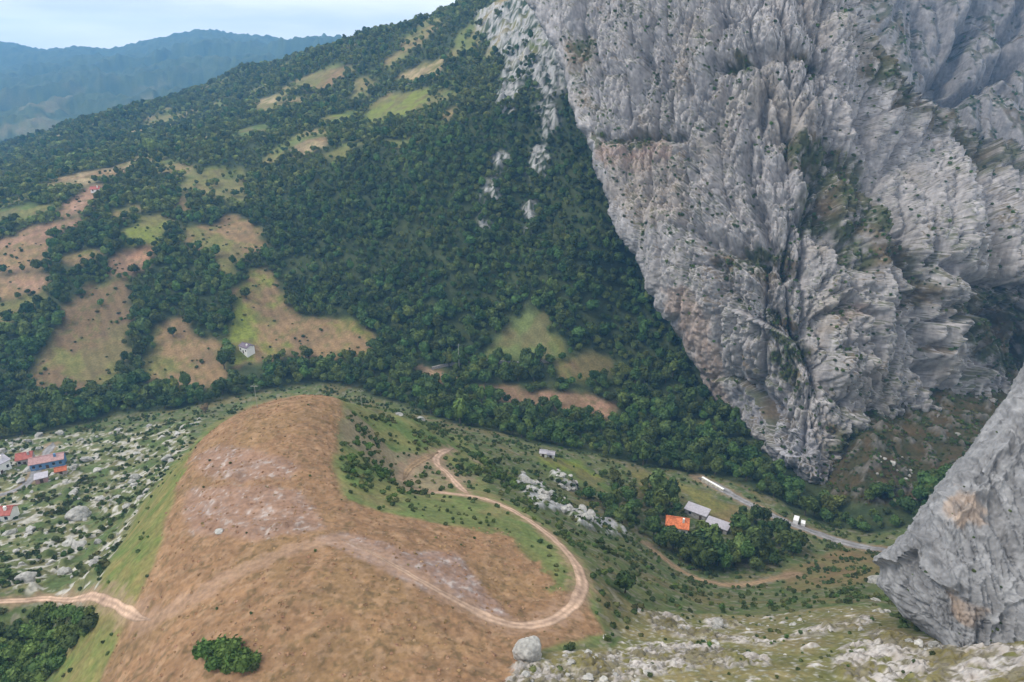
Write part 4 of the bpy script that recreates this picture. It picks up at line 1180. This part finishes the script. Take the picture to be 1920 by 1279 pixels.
# ------------------------------------------------------------------ tracks
DIRT, DIRT2, TAR = (0.47, 0.325, 0.235), (0.30, 0.205, 0.12), (0.26, 0.25, 0.25)
def ribbon(name, line, width, m, lab, lift=.07, nx=13, fade=8, verge=(0.2, 0.145, 0.08)):
    line = np.asarray(line, float)
    seg = np.r_[0, np.cumsum(np.hypot(*np.diff(line, axis=0).T))]
    n = max(12, int(seg[-1] / .8))
    t = np.linspace(0, seg[-1], n)
    cx = np.interp(t, seg, line[:, 0]); cy = np.interp(t, seg, line[:, 1])
    tx, ty = np.gradient(cx), np.gradient(cy)
    L_ = np.hypot(tx, ty); tx /= L_; ty /= L_
    wv = width * (1 + .2 * noise2(t / 6, t * 0 + .5, 91) + .12 * noise2(t / 1.7, t * 0 + .5, 92)) * (.2 + .8 * sstep(0, fade, t) * sstep(0, 8, seg[-1] - t))
    u = np.linspace(-.5, .5, nx)
    off = fbm2(t / 5, t * 0 + 3.3, 1, 2, 93) * .25
    X = cx[:, None] - ty[:, None] * (u * wv[:, None] + off[:, None]); Y = cy[:, None] + tx[:, None] * (u * wv[:, None] + off[:, None])
    H = lookup(Z, X, Y)
    k_ = np.ones(9) / 9
    Hs = np.stack([np.convolve(np.pad(H[:, c_], 4, 'edge'), k_, 'valid') for c_ in range(nx)], 1)
    H = np.maximum(Hs, H - .02) + lift
    H[:, 0] -= lift + .12; H[:, -1] -= lift + .12
    # wheel ruts pale, verge and middle strip duller
    base = np.array(m)
    base = base * (.62 + .38 * sstep(0, fade * 1.2, t) * sstep(0, 10, seg[-1] - t))[:, None, None]
    U, T_ = np.broadcast_to(u, X.shape), np.broadcast_to(t[:, None], X.shape)
    rut = np.exp(-((np.abs(U) - .24) / .13) ** 2)
    gn = fbm2(X, Y, 3.0, 3, 95)
    cc = base * (0.80 + .28 * rut + .35 * gn)[..., None]
    ed = np.clip(sstep(.30, .5, np.abs(U)) * .75 + .5 * sstep(.12, .0, np.abs(U)) * (gn > 0) * (width < 4), 0, 1)[..., None]
    cc = cc * (1 - ed * .6) + np.array(verge) * ed * .6
    me = raw_mesh(name, np.stack([X, Y, H], -1).reshape(-1, 3), grid_faces(n, nx)[:, ::-1], M['ground'], True, np.clip(cc, .01, 1).reshape(-1, 3))
    return link(name, me, kind='structure', label=lab)
ribbon('dirt_track', TRK['loop'], TW['loop'], DIRT, 'pale dirt track looping round the right side of the knoll', fade=40)
ribbon('dirt_track', TRK['spur'], TW['spur'], DIRT, 'short dirt spur curving up from the fork to the green bank', .085)
ribbon('dirt_track', TRK['spur2'], TW['spur2'], DIRT2, 'thin curved path bending down to the left of the fork', .1)
ribbon('dirt_track', TRK['saddle'], TW['saddle'], DIRT, 'footpath crossing the saddle at the lower left onto the knoll', .06)
ribbon('dirt_track', TRK['lower'], TW['lower'], DIRT2, 'curved brown track below the wood round the orange roofed house')
ribbon('paved_road', TRK['road'], TW['road'], TAR, 'grey paved road at the foot of the cliff', .1)
ribbon('paved_road', TRK['village'], TW['village'], TAR, 'grey lane between the houses at the left edge', .1)
ribbon('dirt_track', TRK['field'], TW['field'], DIRT2, 'short pale farm track beside the forested slope')

# ------------------------------------------------------------------ boulders
def ico_rock(seed, sub, amp=.28, squash=.72, dmin=.55):
    bmv = bpy.data.meshes.new('boulder_form')
    import bmesh
    bm = bmesh.new()
    bmesh.ops.create_icosphere(bm, subdivisions=sub, radius=1)
    co_ = np.array([v.co[:] for v in bm.verts])
    # flat facets: clip against random planes, then roughen
    r = np.random.default_rng(seed)
    for _ in range(9):
        n = r.normal(size=3); n /= np.linalg.norm(n); d = r.uniform(dmin, dmin + .3)
        k = co_ @ n - d
        co_ = co_ - np.where(k > 0, k, 0)[:, None] * n * .9
    o = noise3(co_[:, 0] * 1.6 + seed, co_[:, 1] * 1.6, co_[:, 2] * 1.6, seed) * amp + noise3(co_[:, 0] * 4.5 + seed, co_[:, 1] * 4.5, co_[:, 2] * 4.5, seed + 1) * amp * .4
    nn = co_ / np.linalg.norm(co_, axis=1, keepdims=True)
    co_ = co_ + nn * o[:, None]
    co_[:, 2] *= squash
    for v, c in zip(bm.verts, co_): v.co = c
    bm.to_mesh(bmv); bm.free()
    bmv.materials.append(M['boulder'])
    bmv.polygons.foreach_set('use_smooth', np.full(len(bmv.polygons), sub > 3))
    return bmv
ROCKS = [ico_rock(700 + i, 3) for i in range(6)]
BIGR = ico_rock(77, 5, .16, .95, .8)
def boulder(p, s, lab, group=None, me=None, sink=.25):
    o = link('boulder', me or random.choice(ROCKS), label=lab, category='boulder')
    if group: o['group'] = group
    o.location = (p[0], p[1], p[2] + s * (.5 - sink) * .72)
    o.scale = (s * random.uniform(.8, 1.25), s * random.uniform(.8, 1.25), s * random.uniform(.75, 1.15))
    o.rotation_euler = (random.uniform(-.25, .25), random.uniform(-.25, .25), random.uniform(0, 6.28))
    return o
p = on(990, 1228)
b_ = boulder(p, 2.5, 'big rounded grey boulder at the foot of the knoll beside the track bend', me=BIGR, sink=.0)
b_.scale = (2.6, 2.3, 2.5); b_.rotation_euler = (0, .1, .6)
def sprinkle(poly, n, smin, smax, lab, group, pw=2.5):
    poly = np.asarray(poly); k = 0
    lo, hi = poly.min(0), poly.max(0)
    while k < n:
        q = rng.uniform(lo, hi, (400, 2))
        q = q[inpoly(q[:, 0], q[:, 1], poly)]
        q = q[(fbm2(q[:, 0], q[:, 1], 22, 2, 171) > -.08)]
        for x, y in q:
            if k >= n: break
            if min(polydist(np.array([x]), np.array([y]), TRK[t_])[0] - TW[t_] / 2 for t_ in ('saddle', 'village', 'loop')) < 1: continue
            s = smin + (smax - smin) * random.random() ** pw
            boulder((x, y, gz(x, y)), s, lab, group)
            k += 1
sprinkle(ROCKY, 170, .4, 2.3, 'pale limestone boulder on the scrubby slope left of the knoll', 'boulders on the left slope')
sprinkle(G([(930,1290),(960,1240),(1140,1225),(1200,1215),(1240,1290)]), 34, .2, .85, 'pale stone on the ground near the big boulder at bottom centre', 'stones below the knoll')
sprinkle(G([(1630,1120),(1690,1175),(1760,1212),(1920,1222),(1920,1245),(1740,1232),(1640,1175)]), 45, .2, .9, 'pale rubble stone at the foot of the smooth buttress', 'rubble below the buttress', 2)
sprinkle(G([(1200,1150),(1640,1140),(1660,1190),(1500,1230),(1220,1200)]), 30, .2, .9, 'pale stone on the rocky ledge right of the knoll', 'stones on the ledge')
for p_, n_b in ((G([(975,890),(1010,905),(1060,940),(1070,965),(1000,950),(970,920)]), 22), (G([(1060,955),(1140,975),(1170,1000),(1090,990)]), 14), (G([(1030,890),(1090,915),(1080,925),(1035,905)]), 8)):
    sprinkle(p_, n_b, .5, 1.9, 'grey limestone block in the outcrop below the dirt track loop', 'outcrop blocks east of the knoll', 1.2)
sprinkle(G([(1600,930),(1640,860),(1740,830),(1850,790),(1800,870),(1720,930)]), 22, .5, 1.6, 'grey block on the brown scree under the cliff recess', 'blocks on the scree', 2)
for px, py, s, lab in [(790,788,2.6,'white upright rock on the rim beyond the knoll green bank'),(412,998,.8,'small white stone pair lying in the brown knoll grass'),(748,778,1.5,'low pale rock on the rim right of the knoll crest'),
                       (50,1088,2.4,'large pale boulder just above the footpath at left'),(122,1075,2.1,'rounded grey boulder with dark shaded side near the footpath'),(150,968,3.2,'large pale grey boulder in the middle of the left slope'),
                       (1138,1198,.8,'small pinkish stone at the end of the bare brown ground'),(1640,1092,2.4,'pale rock knob at the foot of the smooth buttress'),(1345,1172,1.8,'flat pale slab on the ledge right of the knoll')]:
    boulder(on(px, py), s, lab)

# ------------------------------------------------------------------ buildings and small things
def box_mesh(name, x0, x1, y0, y1, z0, z1, m):
    V = [(x, y, z) for z in (z0, z1) for y in (y0, y1) for x in (x0, x1)]
    return raw_mesh(name, V, [(0, 2, 3, 1), (4, 5, 7, 6), (0, 1, 5, 4), (2, 6, 7, 3), (0, 4, 6, 2), (1, 3, 7, 5)], m, False)
def part(name, parent, x0, x1, y0, y1, z0, z1, m):
    return link(name, box_mesh(name, x0, x1, y0, y1, z0, z1, m), parent)

def house(name, p, yaw, L_, W_, H, rh, wall, roof, label, cat='house', windows=3, chimney=True, flat=False, slope='gable'):
    o = bpy.data.objects.new(name, None); COL.objects.link(o)
    # stand on the lowest corner
    cz = []
    for sx in (-.5, .5):
        for sy in (-.5, .5):
            x = p[0] + math.cos(yaw) * L_ * sx - math.sin(yaw) * W_ * sy; y = p[1] + math.sin(yaw) * L_ * sx + math.cos(yaw) * W_ * sy
            cz.append(gz(x, y))
    o.location = (p[0], p[1], sum(cz) / 4); o.rotation_euler = (0, 0, yaw)
    o['label'] = label; o['category'] = cat
    dn = min(cz) - sum(cz) / 4 - .6
    a, b = L_ / 2, W_ / 2
    if slope == 'gable':
        V = [(-a, -b, dn), (a, -b, dn), (a, b, dn), (-a, b, dn), (-a, -b, H), (a, -b, H), (a, b, H), (-a, b, H), (-a, 0, H + rh), (a, 0, H + rh)]
        me = bpy.data.meshes.new('wall')
        me.from_pydata(V, [], [(0, 1, 5, 4), (2, 3, 7, 6), (1, 2, 6, 9, 5), (3, 0, 4, 8, 7), (3, 2, 1, 0)])
        me.materials.append(wall); link('wall', me, o)
        e = .45; th = .22
        k = rh / b
        def sl(s):
            y1 = s * (b + e); z1 = H - e * k
            q = [(-a - e, 0, H + rh), (a + e, 0, H + rh), (a + e, y1, z1), (-a - e, y1, z1)]
            V = [(x, y, z + .06) for x, y, z in q] + [(x, y, z + .06 + th) for x, y, z in q]
            f = [(0, 1, 2, 3), (7, 6, 5, 4), (0, 4, 5, 1), (1, 5, 6, 2), (2, 6, 7, 3), (3, 7, 4, 0)]
            return raw_mesh('roof', V, f, roof, False)
        for s in (-1, 1):
            link('roof', sl(s), o)
        part('ridge', o, -a - e, a + e, -.18, .18, H + rh + .2, H + rh + .42, roof)
    else:
        part('wall', o, -a, a, -b, b, dn, H, wall)
        e = .4
        q = [(-a - e, -b - e, H), (a + e, -b - e, H), (a + e, b + e, H + rh), (-a - e, b + e, H + rh)]
        V = [(x, y, z + .03) for x, y, z in q] + [(x, y, z + .25) for x, y, z in q]
        link('roof', raw_mesh('roof', V, [(0, 1, 2, 3), (7, 6, 5, 4), (0, 4, 5, 1), (1, 5, 6, 2), (2, 6, 7, 3), (3, 7, 4, 0)], roof, False), o)
    if chimney:
        part('chimney', o, a * .45, a * .45 + .8, -b * .4 - .4, -b * .4 + .4, H * .9, H + rh + .9, wall)
    for s in (-1, 1):
        for i in range(windows):
            x = -a + L_ * (i + .5) / windows
            if s == -1 and i == windows // 2:
                part('door', o, x - .55, x + .55, -b - .06, -b + .05, 0, 2.1, M['wood'])
                continue
            w = part('window', o, x - .5, x + .5, s * b - .06, s * b + .06, H * .42, H * .42 + 1.2, M['glass'])
            part('sill', w, x - .62, x + .62, s * b - .14, s * b + .14, H * .42 - .12, H * .42 - .004, M['concrete'])
    return o
hp = on(1268, 998)
house('stone_house', hp, math.radians(-14), 8.2, 6.6, 4.2, 2.3, M['white'], M['orange_roof'], 'house with bright orange tiled roof among trees in the valley')
hp2 = on(1306, 968)
house('shed', hp2, math.radians(-36), 9, 4.2, 2.8, .8, M['stone_wall'], M['grey_roof'], 'grey roofed stone shed just behind the orange roofed house', 'shed', 2, False, slope='mono')
house('shed', on(1345, 992), math.radians(-34), 8.5, 4, 2.4, .6, M['stone_wall'], M['grey_roof'], 'low long grey shed right of the orange roofed house', 'shed', 2, False, slope='mono')
house('white_house', on(464, 660), math.radians(-36), 7.6, 5.4, 4.2, 1.0, M['white'], M['dark_roof'], 'white house with dark roof alone in the big brown field')
house('village_house', on(92, 872), math.radians(24), 12, 5.5, 3.6, 1.4, M['blue_wall'], M['pink_roof'], 'long blue walled house with faded pink tiled roof at left', windows=5)
house('village_house', on(50, 866), math.radians(24), 5.5, 5.5, 3.4, 1.5, M['grey_wall'], M['red_roof'], 'dark red roofed house left of the blue walled house')
house('shed', on(116, 886), math.radians(24), 3.6, 2.8, 2.0, .8, M['grey_wall'], M['red_roof2'], 'small shed with orange red roof below the blue walled house', 'shed', 1, False)
house('village_house', on(6, 968), math.radians(8), 7.5, 5.5, 3.2, 1.5, M['white'], M['red_roof'], 'house with faded red roof cut by the left edge of the photo')
house('village_house', on(-6, 885), math.radians(70), 8, 7, 5.0, 1.6, M['white'], M['grey_roof'], 'white walled house at the left edge above the red roofed one')
house('shed', on(80, 903), math.radians(30), 4, 3.4, 2.4, .6, M['pink_roof'], M['grey_roof'], 'pinkish walled shed beside the lane at left', 'shed', 1, False, slope='mono')
house('hut', on(1019, 855), math.radians(-10), 2.6, 2.4, 2.2, .7, M['white'], M['grey_roof'], 'small pale hut at the top of the bright green meadow, left one', 'hut', 1, False)
house('hut', on(1033, 857), math.radians(-10), 2.8, 2.4, 2.0, .7, M['white'], M['grey_roof'], 'small pale hut at the top of the bright green meadow, right one', 'hut', 1, False)
house('farmhouse', on(180, 360), math.radians(20), 6.5, 5, 2.6, 1.6, M['white'], M['red_roof'], 'far small red roofed house above the reddish brown field', windows=2)

# pale retaining wall at the top of the paved road
wl_ = [on(1316, 903), on(1356, 921)]
d_ = wl_[1] - wl_[0]
o = bpy.data.objects.new('retaining_wall', None); COL.objects.link(o)
o.location = (wl_[0] + wl_[1]) / 2; o.rotation_euler = (0, 0, math.atan2(d_.y, d_.x))
o['label'] = 'bright pale concrete wall at the upper end of the paved road'; o['category'] = 'wall'
hl = math.hypot(d_.x, d_.y) / 2
part('wall_body', o, -hl, hl, -.35, .35, -2.5, 1.6, M['concrete'])
part('coping', o, -hl - .1, hl + .1, -.5, .5, 1.603, 1.85, M['white'])
for i in range(5):
    x = -hl + 2 * hl * (i + .5) / 5
    part('buttress', o, x - .3, x + .3, -.75, -.352, -2.5, 1.2, M['concrete'])

# vans beside the road
def van(p, yaw, label, L_=5.2, H=2.4, W_=2.0):
    o = bpy.data.objects.new('van', None); COL.objects.link(o)
    o.location = p; o.rotation_euler = (0, 0, yaw); o['label'] = label; o['category'] = 'van'; o['group'] = 'white vans by the road'
    a, b = L_ / 2, W_ / 2
    prof = [(-a, .45), (a * .96, .45), (a, 1.0), (a * .82, 1.25), (a * .5, H * .96), (a * .4, H), (-a * .97, H), (-a, H * .9)]
    n = len(prof)
    V = [(x, -b, z) for x, z in prof] + [(x, b, z) for x, z in prof]
    f = [tuple(range(n)), tuple(range(2 * n - 1, n - 1, -1))] + [(i, i + n, (i + 1) % n + n, (i + 1) % n) for i in range(n)]
    me = bpy.data.meshes.new('body'); me.from_pydata(V, [], f); me.materials.append(M['paint']); link('body', me, o)
    wv = [(a * .79, -b * .9, 1.33), (a * .79, b * .9, 1.33), (a * .55, b * .86, H * .9), (a * .55, -b * .86, H * .9)]
    wv = [(x + .03, y, z + .02) for x, y, z in wv] + [(x + .05, y, z + .04) for x, y, z in wv]
    link('windscreen', raw_mesh('windscreen', wv, [(0, 1, 2, 3), (7, 6, 5, 4), (0, 4, 5, 1), (1, 5, 6, 2), (2, 6, 7, 3), (3, 7, 4, 0)], M['glass'], False), o)
    for s in (-1, 1):
        part('side_window', o, a * .18, a * .5, s * b - .02 if s > 0 else -b - .02, s * b + .02 if s > 0 else -b + .02, 1.35, H * .86, M['glass'])
        part('headlight', o, a * .95, a * 1.005, s * b * .7 - .2, s * b * .7 + .2, .75, .95, M['concrete'])
        for x in (-a * .6, a * .6):
            V = []; F_ = []
            for k in range(14):
                an = 2 * math.pi * k / 14
                for yy in (s * b * .98 - .12, s * b * .98 + .12):
                    V.append((x + math.cos(an) * .36, yy, .36 + math.sin(an) * .36))
            me = bpy.data.meshes.new('wheel')
            me.from_pydata(V, [], [(2 * k, 2 * k + 1, (2 * k + 3) % 28, (2 * k + 2) % 28) for k in range(14)] + [tuple(range(0, 28, 2)), tuple(range(1, 28, 2))])
            me.materials.append(M['rubber']); link('wheel', me, o)
    return o
van(on(1492, 979) + Vector((0, 0, .1)), math.radians(60), 'larger white van parked at the roadside below the cliff')
van(on(1505, 984) + Vector((0, 0, .1)), math.radians(65), 'smaller white car sized van just right of the larger one', 3.6, 1.7, 1.7)

# poles
def pole(px, py, h, label, lattice=False, r=.16):
    p = on(px, py)
    o = bpy.data.objects.new('utility_pole', None); COL.objects.link(o)
    o.location = p; o['label'] = label; o['category'] = 'pole'
    n = 8
    V = []; F_ = []
    for z, q in ((-1, r * 1.3), (h * .5, r), (h, r * .7)):
        for k in range(n):
            a = 2 * math.pi * k / n; V.append((math.cos(a) * q, math.sin(a) * q, z))
    for i in range(2):
        for k in range(n): F_.append((i * n + k, i * n + (k + 1) % n, (i + 1) * n + (k + 1) % n, (i + 1) * n + k))
    link('shaft', raw_mesh('shaft', V, F_, M['pole']), o)
    part('cross_arm', o, -1.1, 1.1, -.08, .08, h - .9, h - .72, M['pole'])
    for x in (-.95, 0, .95):
        part('insulator', o, x - .07, x + .07, -.07, .07, h - .716, h - .45, M['glass'])
    return o
pole(861, 694, 17, 'tall pale pole at the foot of the forested slope', r=.26)
pole(483, 765, 8, 'thin pale pole on the crest of the knoll', r=.07)
pole(679, 764, 7, 'pale pole with light top on the rim right of the knoll crest', r=.09)

# dry-stone terrace walls in the valley
def stone_wall(pts, h, label, w=.8):
    q = smoothline(G(pts), 2)
    seg = np.r_[0, np.cumsum(np.hypot(*np.diff(q, axis=0).T))]
    n = max(6, int(seg[-1] / 1.5)); t = np.linspace(0, seg[-1], n)
    cx = np.interp(t, seg, q[:, 0]); cy = np.interp(t, seg, q[:, 1]); tx, ty = np.gradient(cx), np.gradient(cy); L_ = np.hypot(tx, ty); tx /= L_; ty /= L_
    z = lookup(Z, cx, cy); hh = h * (1 + .25 * noise2(t / 3, t * 0, 77))
    prof = [(-w / 2, -1), (-w / 2, 1), (w / 2, 1), (w / 2, -1)]
    rows = [np.stack([cx - ty * o_, cy + tx * o_, z + (hh if k > 0 else -1.5)], -1) for o_, k in prof]
    A = np.stack(rows, 1)
    me = raw_mesh('stone_wall', A.reshape(-1, 3), grid_faces(n, 4), M['stone_wall'], False)
    link('stone_wall', me, label=label, category='wall')
stone_wall([(810,694),(850,684),(920,680),(1030,680)], 1.6, 'pale dry stone terrace wall under the green meadow')
stone_wall([(1045,885),(1075,908),(1082,918)], 1.5, 'short pale stone wall slanting below the bright green meadow')
